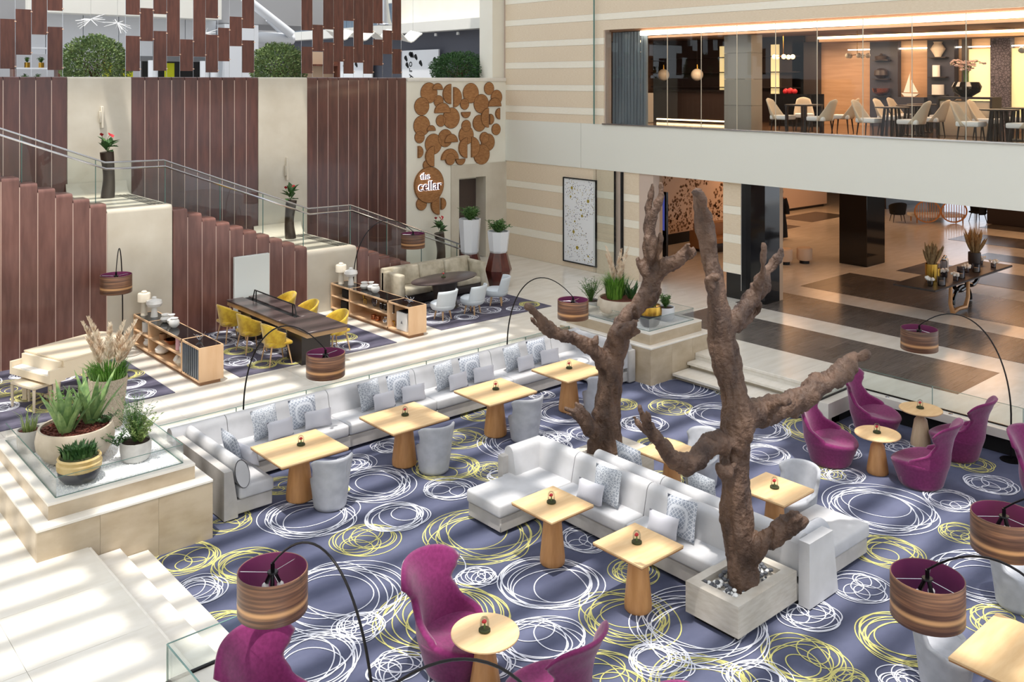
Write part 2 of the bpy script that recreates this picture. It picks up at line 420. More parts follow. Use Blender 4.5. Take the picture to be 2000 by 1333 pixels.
slabs(15.5, 16.95, 8.77, 14.2, 1, 5); slabs(15.9, 16.95, 4.37, 8.77, 1, 4)
slabs(18.8, 19.75, 4.4, 14.2, 1, 8); slabs(16.95, 18.8, 4.4, 7.28, 2, 3)
slabs(21.65, 22.65, 4.4, 14.0, 1, 8); slabs(19.77, 27, 14.0, 20, 6, 5)
plank_me = UNIT.mesh('wood_plank', 'wood_plank')
def planks(x0, x1, y0, y1, nx, ny):
    dy = (y1-y0)/ny; dx = (x1-x0)/nx
    for j in range(ny):
        off = (.0, .37, .66)[j % 3]*dx
        xs = [x0]+[x0+off+i*dx for i in range(nx+1) if x0+.1 < x0+off+i*dx < x1-.1]+[x1]
        for a, b_ in zip(xs[:-1], xs[1:]):
            obj('wood_plank', plank_me, floor, (a+.001, y0+j*dy+.0015, -.012), (0,0,0), (b_-a-.002, dy-.003, .0125))
planks(16.95, 18.8, 7.28, 14.1, 2, 34)
planks(19.77, 21.65, 5.0, 14.0, 2, 36)
planks(22.65, 25.3, 6.0, 13.95, 2, 20)
for k, (x0, x1, y0, y1) in enumerate([(26.6,28.6,6,13.2),(30.4,31.6,8,12.6),(33.2,35.2,9,14.6),(36.8,38.2,10,15),(33.2,36,19.9,21.4),(31,31.9,19.6,20.3)]):
    obj('wood_inlay', plank_me, floor, (x0, y0, -.01), (0,0,0), (x1-x0, y1-y0, .0135))

# pit edges and steps
e = struct('trim_1', MB().box(4.25,15.5,14.1,14.2,-.7,0), 'limestone', 'stone edge behind the long sofa')
st = thing('stone_steps', 'three pale stone steps down to the carpet beside the big bowl planter, left edge', 'steps')
for i, (x0, x1, z) in enumerate([(3.57,3.91,-.13),(3.91,4.25,-.26)]):
    part('tread', MB().rbox(x0-.03 if i else 3.5, x1+.03, 8.66, 11.76, z-.05, z, .006, 1), 'stone_step', st)
    part('riser', MB().box(3.5, x1, 8.66, 11.76, z-.13, z-.05), 'stone_riser', st)
part('tread', MB().rbox(3.3, 3.6, 8.66, 11.76, -.05, -.001, .006, 1), 'stone_step', st)
part('riser', MB().box(3.4, 3.57, 8.66, 11.76, -.13, -.05), 'stone_riser', st)
st = thing('stone_steps', 'three pale stone steps rising from the carpet to the lobby floor, right of the trees', 'steps')
for i, (x0, x1, z) in enumerate([(15.2,15.6,-.13),(14.73,15.3,-.26)]):
    part('tread', MB().rbox(x0, x1, 8.77, 11.93, z-.055, z, .006, 1), 'stone_step', st)
    part('riser', MB().box(x0+.1, 15.7, 8.77, 11.93, z-.13, z-.055), 'stone_riser', st)
part('tread', MB().rbox(15.48, 15.62, 8.77, 11.93, -.055, -.0005, .006, 1), 'stone_step', st)
part('riser', MB().box(15.58, 15.75, 8.77, 11.93, -.13, -.055), 'stone_riser', st)
e = struct('trim_2', MB().box(3.2,4.3,8.3,8.66,-.7,.02).box(3.2,3.5,-4,8.3,-.7,.02), 'limestone_top', 'white stone curb under the glass balustrade, lower left')
e = struct('trim_3', MB().box(14.7,16.0,8.5,8.77,-.24,.02).box(15.72,16.0,-4,8.5,-.12,.02), 'limestone_top', 'white stone curb under the glass balustrade beside the purple chairs')
part('recess', MB().box(14.9,16.0,8.55,8.74,-.7,-.24).box(15.8,16.0,-4,8.5,-.7,-.12), 'black_matte', e)
part('end_block', MB().box(14.75,15.15,8.55,8.75,-.42,-.24), 'limestone_top', e)

def glass_run(label, pts, z0, z1, n_list, th=.016, clamps=True):
    t = thing('glass_balustrade', label, 'glass balustrade')
    for (a, b_), n in zip(zip(pts[:-1], pts[1:]), n_list):
        a = Vector((*a,0)); b_ = Vector((*b_,0)); d = (b_-a); L_ = d.length; d.normalize(); nrm = Vector((-d.y,d.x,0))*th/2
        for i in range(n):
            p = a+d*(L_*i/n+.006); q = a+d*(L_*(i+1)/n-.006)
            m = MB(); vs = [p-nrm,q-nrm,q+nrm,p+nrm]
            m.add([(v.x,v.y,z0) for v in vs]+[(v.x,v.y,z1) for v in vs], [(0,3,2,1),(4,5,6,7),(0,1,5,4),(1,2,6,5),(2,3,7,6),(3,0,4,7)])
            g = part('glass_panel', m, 'glass_rail', t)
            ed = MB(); w = nrm*1.02
            ed.add([(v.x,v.y,z1) for v in (p-w,q-w,q+w,p+w)]+[(v.x,v.y,z1+.004) for v in (p-w,q-w,q+w,p+w)], [(0,3,2,1),(4,5,6,7),(0,1,5,4),(1,2,6,5),(2,3,7,6),(3,0,4,7)])
            part('top_edge', ed, 'glass_edge', g)
            e2 = MB(); qq = q+d*.008
            e2.add([(v.x,v.y,z0) for v in (q-w,qq-w,qq+w,q+w)]+[(v.x,v.y,z1) for v in (q-w,qq-w,qq+w,q+w)], [(0,3,2,1),(4,5,6,7),(0,1,5,4),(1,2,6,5),(2,3,7,6),(3,0,4,7)])
            part('joint_edge', e2, 'glass_edge', g)
        sh = MB(); w = nrm*2.2; p = a; q = b_
        sh.add([(v.x,v.y,z0-.01) for v in (p-w,q-w,q+w,p+w)]+[(v.x,v.y,z0+.02) for v in (p-w,q-w,q+w,p+w)], [(0,3,2,1),(4,5,6,7),(0,1,5,4),(1,2,6,5),(2,3,7,6),(3,0,4,7)])
        part('shoe', sh, 'dark_metal', t)
    return t
glass_run('low clear glass balustrade along the back of the long grey sofa', [(5.3,14.16),(14.05,14.16)], .0, .36, [7])
g = glass_run('low glass balustrade corner at the lower left beside the steps', [(4.28,8.6),(3.3,8.6),(3.3,4)], .02, .38, [1,3])
part('bolt', MB().cyl((3.75,8.45,.02),(3.75,8.45,.03),.035).cyl((3.75,8.45,.03),(3.75,8.45,.036),.018), 'chrome', g)
g = glass_run('low glass balustrade behind the purple chairs at the right', [(14.75,8.7),(15.9,8.7),(15.9,0)], .02, .38, [1,6])
for yy in (8.0, 6.9, 5.8, 4.7):
    part('bolt', MB().cyl((15.8,yy,.02),(15.8,yy,.03),.035).cyl((15.8,yy,.03),(15.8,yy,.036),.018), 'chrome', g)

# ================================================================ carpets with looped rings
def ring_ribbons(mb, cx, cy, R, loops, hollow, w, seed, zz):
    rnd = random.Random(seed)
    for k in range(loops):
        rr = R*(rnd.uniform(.80,1.08) if hollow else rnd.uniform(.40,1.05))
        if k == loops-1 and hollow: rr = R*.66
        off = (R*rnd.uniform(.05,.22) if hollow else max(R-rr, R*.12)*.85); a0 = rnd.uniform(0,2*PI)
        ox, oy = cx+off*math.cos(a0), cy+off*math.sin(a0)
        el = rnd.uniform(.72,1.0); rot = rnd.uniform(0,PI); ph = rnd.uniform(0,6.28); n = 44
        pts = []
        for i in range(n):
            t = 2*PI*i/n; q = rr*(1+.04*math.sin(2*t+ph)+.025*math.sin(3*t+1.7*ph))
            x, y = q*math.cos(t), q*el*math.sin(t)
            pts.append((ox+x*math.cos(rot)-y*math.sin(rot), oy+x*math.sin(rot)+y*math.cos(rot)))
        vs = []; fs = []
        for i in range(n):
            px, py = pts[i]; ax, ay = pts[i-1]; bx_, by_ = pts[(i+1) % n]
            tx, ty = bx_-ax, by_-ay; l = math.hypot(tx,ty); nx_, ny_ = -ty/l*w/2, tx/l*w/2
            z = zz+k*.00012
            vs += [(px-nx_,py-ny_,z),(px+nx_,py+ny_,z)]
        for i in range(n):
            j = (i+1) % n; fs.append((2*i,2*j,2*j+1,2*i+1))
        mb.add(vs, fs)
RINGS = [(7.7,8.04,0.54,'w',1),(7.82,9.53,0.71,'y',1),(5.67,9.52,0.69,'w',1),(6.4,11.45,0.59,'w',1),(6.57,10.43,0.43,'y',0),(7.22,10.67,0.42,'w',0),(6.29,8.36,0.64,'y',1),(6.85,9.29,0.38,'w',0),(4.78,8.59,0.47,'w',1),(5.43,7.85,0.39,'w',0),(6.85,7.29,0.47,'w',0),(7.82,7.01,0.5,'y',1),(8.33,6.31,0.73,'w',1),(6.85,6.44,0.46,'y',0),(7.54,5.68,0.48,'y',1),(8.74,8.53,0.33,'w',0),(8.63,7.56,0.3,'y',0),(4.64,11.52,0.4,'y',0),(5.14,10.83,0.39,'y',1),(4.45,10.67,0.31,'w',0),(4.4,9.72,0.35,'y',1),(5.46,12.16,0.38,'y',0),(6.55,12.59,0.32,'y',0),(7.77,12.62,0.32,'w',0),(7.55,11.74,0.54,'w',1),(8.58,12.81,0.32,'w',0),(8.74,11.52,0.49,'y',0),(8.32,10.86,0.34,'w',0),(9.21,10.93,0.33,'y',0),(10.32,11.46,0.69,'w',1),(9.65,12.31,0.43,'y',0),(10.58,12.92,0.33,'y',0),(11.87,12.03,0.57,'w',1),(12.13,13.01,0.27,'w',0),(12.9,11.66,0.3,'y',0),(13.49,10.96,0.38,'y',0),(14.46,11.56,0.68,'w',1),(12.46,10.74,0.41,'w',0),(13.77,10.12,0.53,'w',1),(11.91,9.89,0.42,'y',0),(10.8,11.27,0.31,'w',0),(11.41,11.03,0.35,'w',0),(12.9,8.6,0.41,'w',0),(13.76,9.28,0.51,'w',1),(14.49,8.64,0.55,'y',1),(13.81,7.92,0.4,'w',0),(15.22,8.01,0.31,'w',0),(14.82,7.34,0.32,'w',0),(14.98,6.3,0.42,'y',0),(13.01,7.53,0.27,'y',0),(12.49,6.44,0.66,'w',1),(11.39,5.8,0.44,'y',0),(10.37,5.57,0.33,'w',0),(9.39,5.67,0.36,'w',0),(8.65,5.28,0.41,'y',0),(9.75,4.75,0.48,'y',1),(13.49,5.88,0.34,'w',0),(14.47,5.72,0.38,'w',0),(12.63,5.35,0.3,'y',0),(11.69,4.69,0.57,'w',1),(9.08,4.43,0.26,'w',0),(10.7,6.72,0.33,'w',0),(6.15,7.33,0.24,'w',0),(7.52,6.24,0.32,'w',0),(15.04,10.72,0.3,'y',0),(10.51,9.84,0.35,'w',0),(5.49,8.8,0.28,'w',0),(4.77,9.56,0.25,'w',0),(13.11,7.31,0.31,'w',0),(9.83,6.63,0.31,'y',0),(10.93,8.98,0.34,'y',0),(12.13,8.93,0.4,'w',0),(17.02,7.68,0.37,'y',0),(10.85,4.16,0.39,'y',0),(7.99,5.39,0.31,'w',0),(7.09,8.73,0.26,'w',0),(15.44,9.42,0.28,'w',0),(8.68,4.78,0.2,'y',0),(6.96,12.0,0.3,'y',0),(9.27,10.68,0.31,'w',0)]
cp = tag(obj('carpet', MB().box(4.2,15.9,-3,14.15,CZ-.1,CZ).mesh('carpet','carpet')), 'slate blue carpet with white and yellow looped rings filling the sunken lounge', 'carpet')
mw, my = MB(), MB()
for i, (x, y, R, c, hol) in enumerate(RINGS):
    ring_ribbons(mw if c == 'w' else my, x, y, R*1.04, 9, hol, .0135 if R > .35 else .0115, i, CZ+.0015+(i % 7)*.0006+(.004 if c == 'w' else 0))
part('ring_pattern_white', mw, 'yarn_white', cp, kind='stuff', label='white looped ring pattern')
part('ring_pattern_yellow', my, 'yarn_yellow', cp, kind='stuff', label='yellow looped ring pattern')
def rug(label, x0, x1, y0, y1, seed, clip=()):
    r = tag(obj('rug', MB().box(x0,x1,y0,y1,.0005,.012).mesh('rug','rug_field')), label, 'rug')
    rnd = random.Random(seed); w_, y_ = MB(), MB(); placed = []
    for i in range(400):
        R = rnd.choice((.3,.42,.55,.7)); x = rnd.uniform(x0+R*.95,x1-R*.95) if x1-x0 > 2*R else (x0+x1)/2; y = rnd.uniform(y0+R*.95,y1-R*.95)
        if any(math.hypot(x-a,y-b_) < (R+c)*.74 for a, b_, c in placed): continue
        placed.append((x,y,R)); c = rnd.random() < .62
        ring_ribbons(w_ if c else y_, x, y, R*.86, 9, rnd.random() < .6, .014, seed*100+i, .0135+(i % 9)*.0005)
    part('ring_pattern_white', w_, 'yarn_white', r, kind='stuff'); part('ring_pattern_yellow', y_, 'yarn_yellow', r, kind='stuff')
rug('dark rug with pale rings under the cream piano', 2.2, 6.5, 16.55, 19.95, 3)
rug('dark ringed rug under the long work table', 7.75, 11.3, 16.6, 19.95, 5)
rug('ringed rug under the oval table by the cellar sign', 12.6, 16.0, 16.75, 19.95, 8)

# ================================================================ staircase and back wall
def bullnose_panel(x0, x1, y0, y1, z0, z1, r=.07):
    m = MB(); n = 6
    prof = [(y1,z0),(y0,z0),(y0,z1-r)]+[(y0+r-r*math.cos(PI/2*i/n), z1-r+r*math.sin(PI/2*i/n)) for i in range(1,n+1)]+[(y1,z1)]
    return m.extr(prof, lambda p: (x1,p[0],p[1]), lambda p: (x0,p[0],p[1]))
stair = thing('staircase', 'wide staircase with stepped brown side panels and two marble landings', 'staircase')
core = MB()
def flight(xs, z_first, rise, m='brown_panel_front'):
    z = z_first
    for a, b_ in zip(xs[:-1], xs[1:]):
        part('side_panel', bullnose_panel(a+.007, b_-.007, 19.98, 20.42, .0, z), m, stair)
        part('joint_strip', MB().box(b_-.007, b_+.007, 19.983, 20.2, 0, z-.131-.06), 'joint_metal', stair)
        part('tread', MB().rbox(a-.02, b_+.03, 20.35, 22.82, z-.12, z-.08, .01, 1), 'dark_wood_base', stair)
        core.box(a, b_, 20.06, 22.82, 0, z-.12)
        z -= rise
p = .3265
xl = [6.42-p*i for i in range(12,-1,-1)]
flight(xl, 3.05+.131*11, .131)
xm = [7.8+.323*i for i in range(11)]
flight(xm, 2.80, .131)
xr = [12.42+.325*i for i in range(11)]
flight(xr, 1.38, .129)
def landing(x0, x1, z):
    m = MB(); n = 6; r = .09
    prof = [(22.82,0),(20.0,0),(20.0,z-r)]+[(20.0+r-r*math.cos(PI/2*i/n), z-r+r*math.sin(PI/2*i/n)) for i in range(1,n+1)]
    prof += [(22.52,z)]+[(22.52+.3*math.sin(PI/2*i/n), z+.3-.3*math.cos(PI/2*i/n)) for i in range(1,n+1)]
    m.extr(prof, lambda q: (x1,q[0],q[1]), lambda q: (x0,q[0],q[1]))
    b_ = part('landing', m, 'marble', stair)
    gr = MB()
    for k in range(4): gr.box(x1-.36+k*.08, x1-.32+k*.08, 20.3, 22.5, z, z+.004)
    part('grip_strip', gr, 'dark_metal', b_)
landing(6.43, 7.79, 2.92); landing(11.04, 12.41, 1.48)
part('stair_core', core, 'joint_pale', stair)
wbk = struct('wall_back', MB().box(-2,16.9,22.9,23.2,-.1,5.64).box(16.9,17.7,22.9,23.2,-.1,5.64).box(19.0,19.9,22.9,23.2,-.1,5.64).box(17.7,19.0,22.9,23.2,2.7,5.64), 'joint_pale', 'tall back wall behind the staircase')
def top_panel(x0, x1, z0, m, y=22.86):
    part('wall_panel', bullnose_panel(x0, x1, y, 23.3, z0, 5.68, .06), m, wbk)
for a, b_, n in [(2.5,6.47,12),(7.91,11.18,10),(12.61,15.89,10)]:
    for i in range(n):
        w = (b_-a)/n; top_panel(a+i*w+.007, a+(i+1)*w-.007, 0, 'brown_panel')
        if i < n-1: part('joint_strip', MB().box(a+(i+1)*w-.007, a+(i+1)*w+.007, 22.863, 22.95, 0, 5.6), 'joint_metal', wbk)
for a, b_ in [(6.47,7.91),(11.18,12.61)]:
    nz = 1
    part('marble_panel', bullnose_panel(a+.003, b_-.003, 22.84, 23.3, 0, 5.68, .06), 'marble', wbk)
# cream wall with the cork circles, and the stone doorway
cw = MB().box(15.89,17.53,22.84,22.9,0,5.58).box(17.53,19.77,22.84,22.9,2.98,5.58)
part('plaster_face', cw, 'cream_wall', wbk)
part('coping', MB().rbox(15.9,19.77,22.8,23.3,5.56,5.68,.02,2), 'limestone_top', wbk)
d = struct('door_1', None, None, 'stone framed doorway under the cork circles')
part('jamb', MB().box(17.53,17.83,22.8,23.6,0,2.98), 'marble', d); part('jamb', MB().box(18.9,19.45,22.8,23.6,0,2.98), 'marble', d)
part('lintel', MB().box(17.83,18.9,22.8,23.6,2.56,2.98), 'marble', d)
part('side_stone', MB().box(19.45,19.77,22.8,22.9,0,2.98), 'marble', d)
part('door_leaf', MB().box(17.83,18.9,23.3,23.36,0,2.46), 'door_dark', d)
part('transom', MB().box(17.83,18.9,23.3,23.38,2.46,2.56), 'cream_wall', d)
part('door_notice', MB().box(17.95,18.2,23.285,23.3,1.35,1.65), 'pamphlet', d, label='small pale notice on the door')
# glass balustrade on the stair edge
gb = thing('stair_balustrade', 'clear glass stair balustrade with twin steel handrails', 'balustrade')
rail_top = [(2.5,5.46),(6.49,3.88),(7.72,3.86),(11.23,2.49),(12.41,2.47),(15.9,1.08)]
base = [(2.5,4.36),(6.43,2.95),(7.79,2.90),(11.04,1.47),(12.41,1.46),(15.9,.05)]
YR = 20.3
def rz_at(tbl, x):
    for (xa,za),(xb,zb) in zip(tbl[:-1],tbl[1:]):
        if xa <= x <= xb: return lerp(za,zb,(x-xa)/(xb-xa))
    return tbl[-1][1]
gx = [2.5,3.6,4.9,6.3,7.75,9.0,10.05,11.1,12.41,13.5,14.6,15.8]
for a, b_ in zip(gx[:-1], gx[1:]):
    xs = sorted({a+.006, b_-.006}|{x for x,_ in base+rail_top if a < x < b_})
    poly = [(x, rz_at(base,x)+.0) for x in xs]+[(x, rz_at(rail_top,x)-.02) for x in xs[::-1]]
    m = MB().extr(poly, lambda q: (q[0],YR-.008,q[1]), lambda q: (q[0],YR+.008,q[1]))
    gp = part('glass_panel', m, 'glass_rail', gb)
    zb, zt = rz_at(base,b_), rz_at(rail_top,b_)
    part('panel_edge', MB().box(b_-.006,b_+.006,YR-.01,YR+.01,zb,zt-.02), 'glass_edge', gp)
part('handrail', MB().tube([(x,YR,z) for x,z in rail_top], .02, 8), 'steel', gb)
part('handrail', MB().tube([(x,YR-.07,z-.13) for x,z in rail_top], .022, 8), 'chrome', gb)
for x in (3.6,4.9,6.3,9.0,10.05,13.5,14.6):
    z = rz_at(rail_top,x); part('bracket', MB().tube([(x,YR,z-.12),(x,YR-.07,z-.14)], .012, 6), 'steel', gb)
# white board on the stair wall at the end of the long table
solo('wall_board', MB().rbox(9.15,10.0,19.86,19.95,.0,1.62,.01,1), 'white_panel', 'upright white board against the brown panels behind the long work table', 'board')

# ================================================================ right wall, fascia, restaurant front
XR = 19.77
wr = struct('wall_right', MB().box(XR+.03,XR+.3,16.7,23.4,0,3.05).box(XR+.03,XR+.3,18.5,23.4,4.33,11).box(XR+.03,XR+.3,-4,18.5,7.08,11), 'joint_pale', 'right wall of tan grasscloth bands and cream stripes')
up = [(4.33,4.58,'t'),(4.58,4.79,'c'),(4.79,5.28,'t'),(5.28,5.46,'c'),(5.46,5.97,'t'),(5.97,6.17,'c'),(6.17,6.64,'t'),(6.64,6.83,'c'),(6.83,7.34,'t'),(7.34,7.53,'c'),(7.53,8.04,'t'),(8.04,8.24,'c'),(8.24,8.8,'t'),(8.8,9,'c'),(9,10.9,'t')]
for z0, z1, k in up:
    m = 'tan_band' if k == 't' else 'cream_band'; dx = .0 if k == 't' else .006
    if z1 <= 6.9: part('wall_band', MB().box(XR-dx,XR+.04,18.52,22.85,z0+.002,z1-.002), m, wr)
    elif z0 < 7.0: part('wall_band', MB().box(XR-dx,XR+.04,18.52,22.85,z0+.002,7.05), m, wr); part('wall_band', MB().box(XR-dx,XR+.04,-3,22.85,7.05,z1-.002), m, wr)
    else: part('wall_band', MB().box(XR-dx,XR+.04,-3,22.85,z0+.002,z1-.002), m, wr)
lo = [(0,.69,'t'),(.69,.93,'c'),(.93,1.46,'t'),(1.46,1.68,'c'),(1.68,2.19,'t'),(2.19,2.40,'c'),(2.40,3.02,'t')]
for z0, z1, k in lo:
    m = 'tan_band' if k == 't' else 'cream_band'; dx = .0 if k == 't' else .006
    part('wall_band', MB().box(XR-dx,XR+.04,18.84,22.8,z0+.002,z1-.002), m, wr)
    part('wall_band', MB().box(XR+.0-dx,XR+.04,18.1,18.8,z0+.002,z1-.002), m, wr)
    part('wall_band', MB().box(XR+.02-dx,XR+.05,17.2,17.76,z0+.002,z1-.002), m, wr)
fa = struct('trim_4', None, None, 'broad pale fascia below the restaurant window')
for y0, y1 in [(19.43,22.85),(-4,19.42)]:
    part('fascia_panel', MB().box(XR-.02,XR+.35,y0,y1,3.01,4.33), 'fascia', fa)
part('sill', MB().rbox(XR-.06,XR+.2,-4,18.55,4.32,4.36,.008,1), 'steel', fa)
part('glass_fin', MB().box(XR-.1,XR-.08,18.8,18.84,4.33,9), 'glass_edge', fa)
solo('glass_screen', MB().box(XR-.12,XR-.1,17.85,18.82,.02,3.0), 'glass_faint', 'tall clear glass screen beside the framed dot print', 'glass screen')
solo('door_post', MB().box(XR-.05,XR+.02,17.78,17.83,0,3.01).box(XR-.05,XR-.01,18.04,18.08,0,3.01), 'black_matte', 'thin black posts of the lobby opening beside the tree', 'post')
# framed print
ar = thing('framed_print', 'tall framed print of gold and blue dots on white hanging on the striped wall', 'picture', (XR-.03,19.5,0))
fr = MB(); y0, y1, z0, z1 = 18.78-19.5, 20.15-19.5, .16, 2.69
fr.box(-.03,.03,y0,y0+.03,z0,z1).box(-.03,.03,y1-.03,y1,z0,z1).box(-.03,.03,y0+.03,y1-.03,z0,z0+.03).box(-.03,.03,y0+.03,y1-.03,z1-.03,z1)
part('frame', fr, 'black_matte', ar); part('sheet', MB().box(.0,.02,y0+.02,y1-.02,z0+.02,z1-.02), 'paper_white', ar)
def disc_x(m, y, z, r, x=-.003, n=8, el=1.):
    vs = [(x,y,z)]+[(x,y+r*math.cos(2*PI*i/n),z+r*el*math.sin(2*PI*i/n)) for i in range(n)]
    m.add(vs, [(0,1+(i+1) % n,1+i) for i in range(n)])
gd, nd = MB(), MB(); rnd = random.Random(4)
big = [(.76,.90,.055),(.80,.79,.04),(.22,.76,.06),(.45,.64,.035),(.42,.57,.05),(.66,.49,.035),(.70,.36,.055),(.58,.17,.065),(.22,.09,.035)]
for u, v, r in big: disc_x(gd, y0+.06+(y1-y0-.12)*u, z0+.06+(z1-z0-.12)*v, r*.9, -.002, 10)
def dens(u, v):
    c = [(.75,.9,.25),(.25,.85,.25),(.3,.72,.28),(.45,.6,.22),(.75,.5,.22),(.7,.38,.25),(.5,.27,.28),(.5,.12,.3),(.25,.08,.2),(.8,.1,.15),(.9,.62,.1)]
    return any(math.hypot((u-a)*.9,(v-b_)*1.7) < r for a, b_, r in c)
for i in range(700):
    u, v = rnd.random(), rnd.random()
    if dens(u, v): disc_x(gd if rnd.random() < .4 else nd, y0+.05+(y1-y0-.1)*u, z0+.05+(z1-z0-.1)*v, rnd.choice((.008,.011,.015)), -.0015, 6)
part('gold_dots', gd, 'gold_dot', ar, kind='stuff'); part('blue_dots', nd, 'navy_dot', ar, kind='stuff')

# roof over the atrium (above the frame): louvres, plus added sun-blocking fins on the right
rf = struct('ceiling', None, None, 'louvred glass roof above the atrium')
lv = MB().box(-8,11.6,-.14,.14,-.03,.03).mesh('roof_louvre','roof_white')
for i in range(52): obj('roof_louvre', lv, rf, (0,-8+i*.62,12.5))
sun_block_fins = MB().box(11.6,20,-.5,.5,-.012,.012).mesh('roof_louvre','roof_white')  # unseen fins added, tilted to stop direct sun but pass sky light
for i in range(52): obj('roof_louvre', sun_block_fins, rf, (0,-8+i*.62,12.5), (math.radians(54),0,0))
for x in (-4,1,6,11.2,16): part('roof_beam', MB().box(x-.15,x+.15,-8,24,12.6,13.3), 'roof_white', rf)

# the two atrium walls behind and beside the viewpoint
struct('wall_left', MB().box(-8.3,-8,-9,24,-.5,12.4), 'cream_wall', 'plain atrium wall to the left, out of view')
wf = struct('wall_front', MB().box(-8,20,-9.3,-9,-.5,4.6), 'cream_wall', 'atrium wall behind the viewpoint with tall windows')
for x in range(-8,21,4): part('window_pier', MB().box(x-.4,x+.4,-9.3,-9,4.6,12.4), 'cream_wall', wf)
# ================================================================ stone planters
def planter(label, x0, x1, y0, y1, zb, zl, zu, inset, gl):
    t = thing('stone_planter', label, 'planter')
    ins = inset
    # lower tier faced with separate stone slabs
    part('core', MB().box(x0+.03,x1-.03,y0+.03,y1-.03,zb,zl-.02), 'limestone', t)
    nx = max(2, round((x1-x0)/.75)); ny = max(2, round((y1-y0)/.75))
    for i in range(nx):
        w = (x1-x0)/nx; part('stone_slab', MB().box(x0+i*w+.0015,x0+(i+1)*w-.0015,y0,y0+.03,zb,zl-.04), 'limestone', t)
    for j in range(ny):
        w = (y1-y0-.03)/ny; part('stone_slab', MB().box(x0,x0+.03,y0+.03+j*w+.0015,y0+.03+(j+1)*w-.0015,zb,zl-.04), 'limestone', t)
    part('ledge', MB().rbox(x0-.005,x1+.005,y0-.005,y1+.005,zl-.04,zl,.008,1), 'limestone_top', t)
    X0, X1, Y0, Y1 = x0+ins, x1-ins, y0+ins, y1-ins*.3
    part('upper_tier', MB().box(X0,X1,Y0,Y1,zl,zu-.03), 'limestone', t)
    r = .13
    rim = MB().box(X0-.004,X1+.004,Y0-.004,Y0+r,zu-.03,zu).box(X0-.004,X1+.004,Y1-r,Y1,zu-.03,zu).box(X0-.004,X0+r,Y0+r,Y1-r,zu-.03,zu).box(X1-r,X1+.004,Y0+r,Y1-r,zu-.03,zu)
    part('rim', rim, 'limestone_top', t)
    part('gravel_bed', MB().box(X0+r,X1-r,Y0+r,Y1-r,zu-.04,zu-.012), 'gravel', t)
    gv = MB(); rnd = random.Random(int(x0*10))
    for i in range(2600):
        x, y = rnd.uniform(X0+r+.01,X1-r-.01), rnd.uniform(Y0+r+.01,Y1-r-.01); s = rnd.uniform(.008,.016); q = rnd.uniform(0,3)
        c, sn = math.cos(q)*s, math.sin(q)*s
        gv.add([(x+c,y+sn,zu-.012),(x-sn,y+c,zu-.012),(x-c,y-sn,zu-.012),(x+sn,y-c,zu-.012),(x,y,zu-.012+s*1.1)], [(0,1,4),(1,2,4),(2,3,4),(3,0,4)])
    part('gravel', gv, 'pebble_white', t, kind='stuff')
    if gl:
        h = .24; k = .115
        for a, b_ in [((X0+k,Y0+k),(X1-k,Y0+k)),((X0+k,Y0+k),(X0+k,Y1-k)),((X1-k,Y0+k),(X1-k,Y1-k))]:
            dx, dy = (0,.006) if a[1] == b_[1] else (.006,0)
            g = part('glass_panel', MB().box(a[0]-dx,b_[0]+dx,a[1]-dy,b_[1]+dy,zu-.01,zu+h), 'glass_clear', t)
            part('top_edge', MB().box(a[0]-dx,b_[0]+dx,a[1]-dy,b_[1]+dy,zu+h,zu+h+.003), 'glass_edge', g)
            part('bottom_edge', MB().box(a[0]-dx-.002,b_[0]+dx+.002,a[1]-dy-.002,b_[1]+dy+.002,zu-.002,zu+.004), 'glass_edge', g)
    return t
planter('two-tier stone planter with pampas grass and agave bowl, foreground left', 3.0, 5.12, 11.77, 14.6, -.39, .38, .58, .17, True)
planter('two-tier stone planter with a wide bowl beside the right steps', 14.1, 16.05, 11.95, 14.5, -.39, .35, .58, .15, True)

# ================================================================ plants
def leaf_card(m, p, d, n, L_, w, bend=.15):
    d = Vector(d).normalized(); n = Vector(n); sd = d.cross(n)
    if sd.length < 1e-3: sd = d.cross(Vector((.3,.7,.2)))
    sd.normalize(); up = sd.cross(d); p = Vector(p)
    a = p; b_ = p+d*L_*.5+sd*w/2+up*L_*bend; c = p+d*L_; e_ = p+d*L_*.5-sd*w/2+up*L_*bend
    m.add([a,b_,c,e_], [(0,1,2),(0,2,3)])
def bush(name, label, cat, loc, rx, rz_, n, lm, seed, group=None, lsize=.05, trunk=True, flat=.0):
    rnd = random.Random(seed); t = thing(name, label, cat, loc, 0, group); m = MB()
    for i in range(n):
        a = rnd.uniform(0,2*PI); cz = rnd.uniform(-.55,1); s = math.sqrt(max(0,1-cz*cz)); k = rnd.uniform(.72,1.04)+.10*mnoise.noise(Vector((math.cos(a)*s*2.2+seed,math.sin(a)*s*2.2,cz*2.2)))
        d = Vector((s*math.cos(a),s*math.sin(a),cz)); p = Vector((d.x*rx*k,d.y*rx*k,d.z*rz_*k+rz_*.55))
        if p.z < .0: continue
        dd = d+Vector((rnd.uniform(-.9,.9),rnd.uniform(-.9,.9),rnd.uniform(-.6,.9)))
        leaf_card(m, p, dd, d, lsize*rnd.uniform(.7,1.4), lsize*.55)
    part('foliage', m, lm, t, kind='stuff')
    if trunk:
        b_ = MB(); 
        for i in range(40):
            a = rnd.uniform(0,2*PI); r = rnd.uniform(.2,.85); b_.tube([(0,0,0),(r*rx*.5*math.cos(a),r*rx*.5*math.sin(a),rz_*.4),(r*rx*math.cos(a),r*rx*math.sin(a),rz_*rnd.uniform(.5,1.2))],[.012,.008,.004],4)
        part('branches', b_, 'twig', t)
    return t
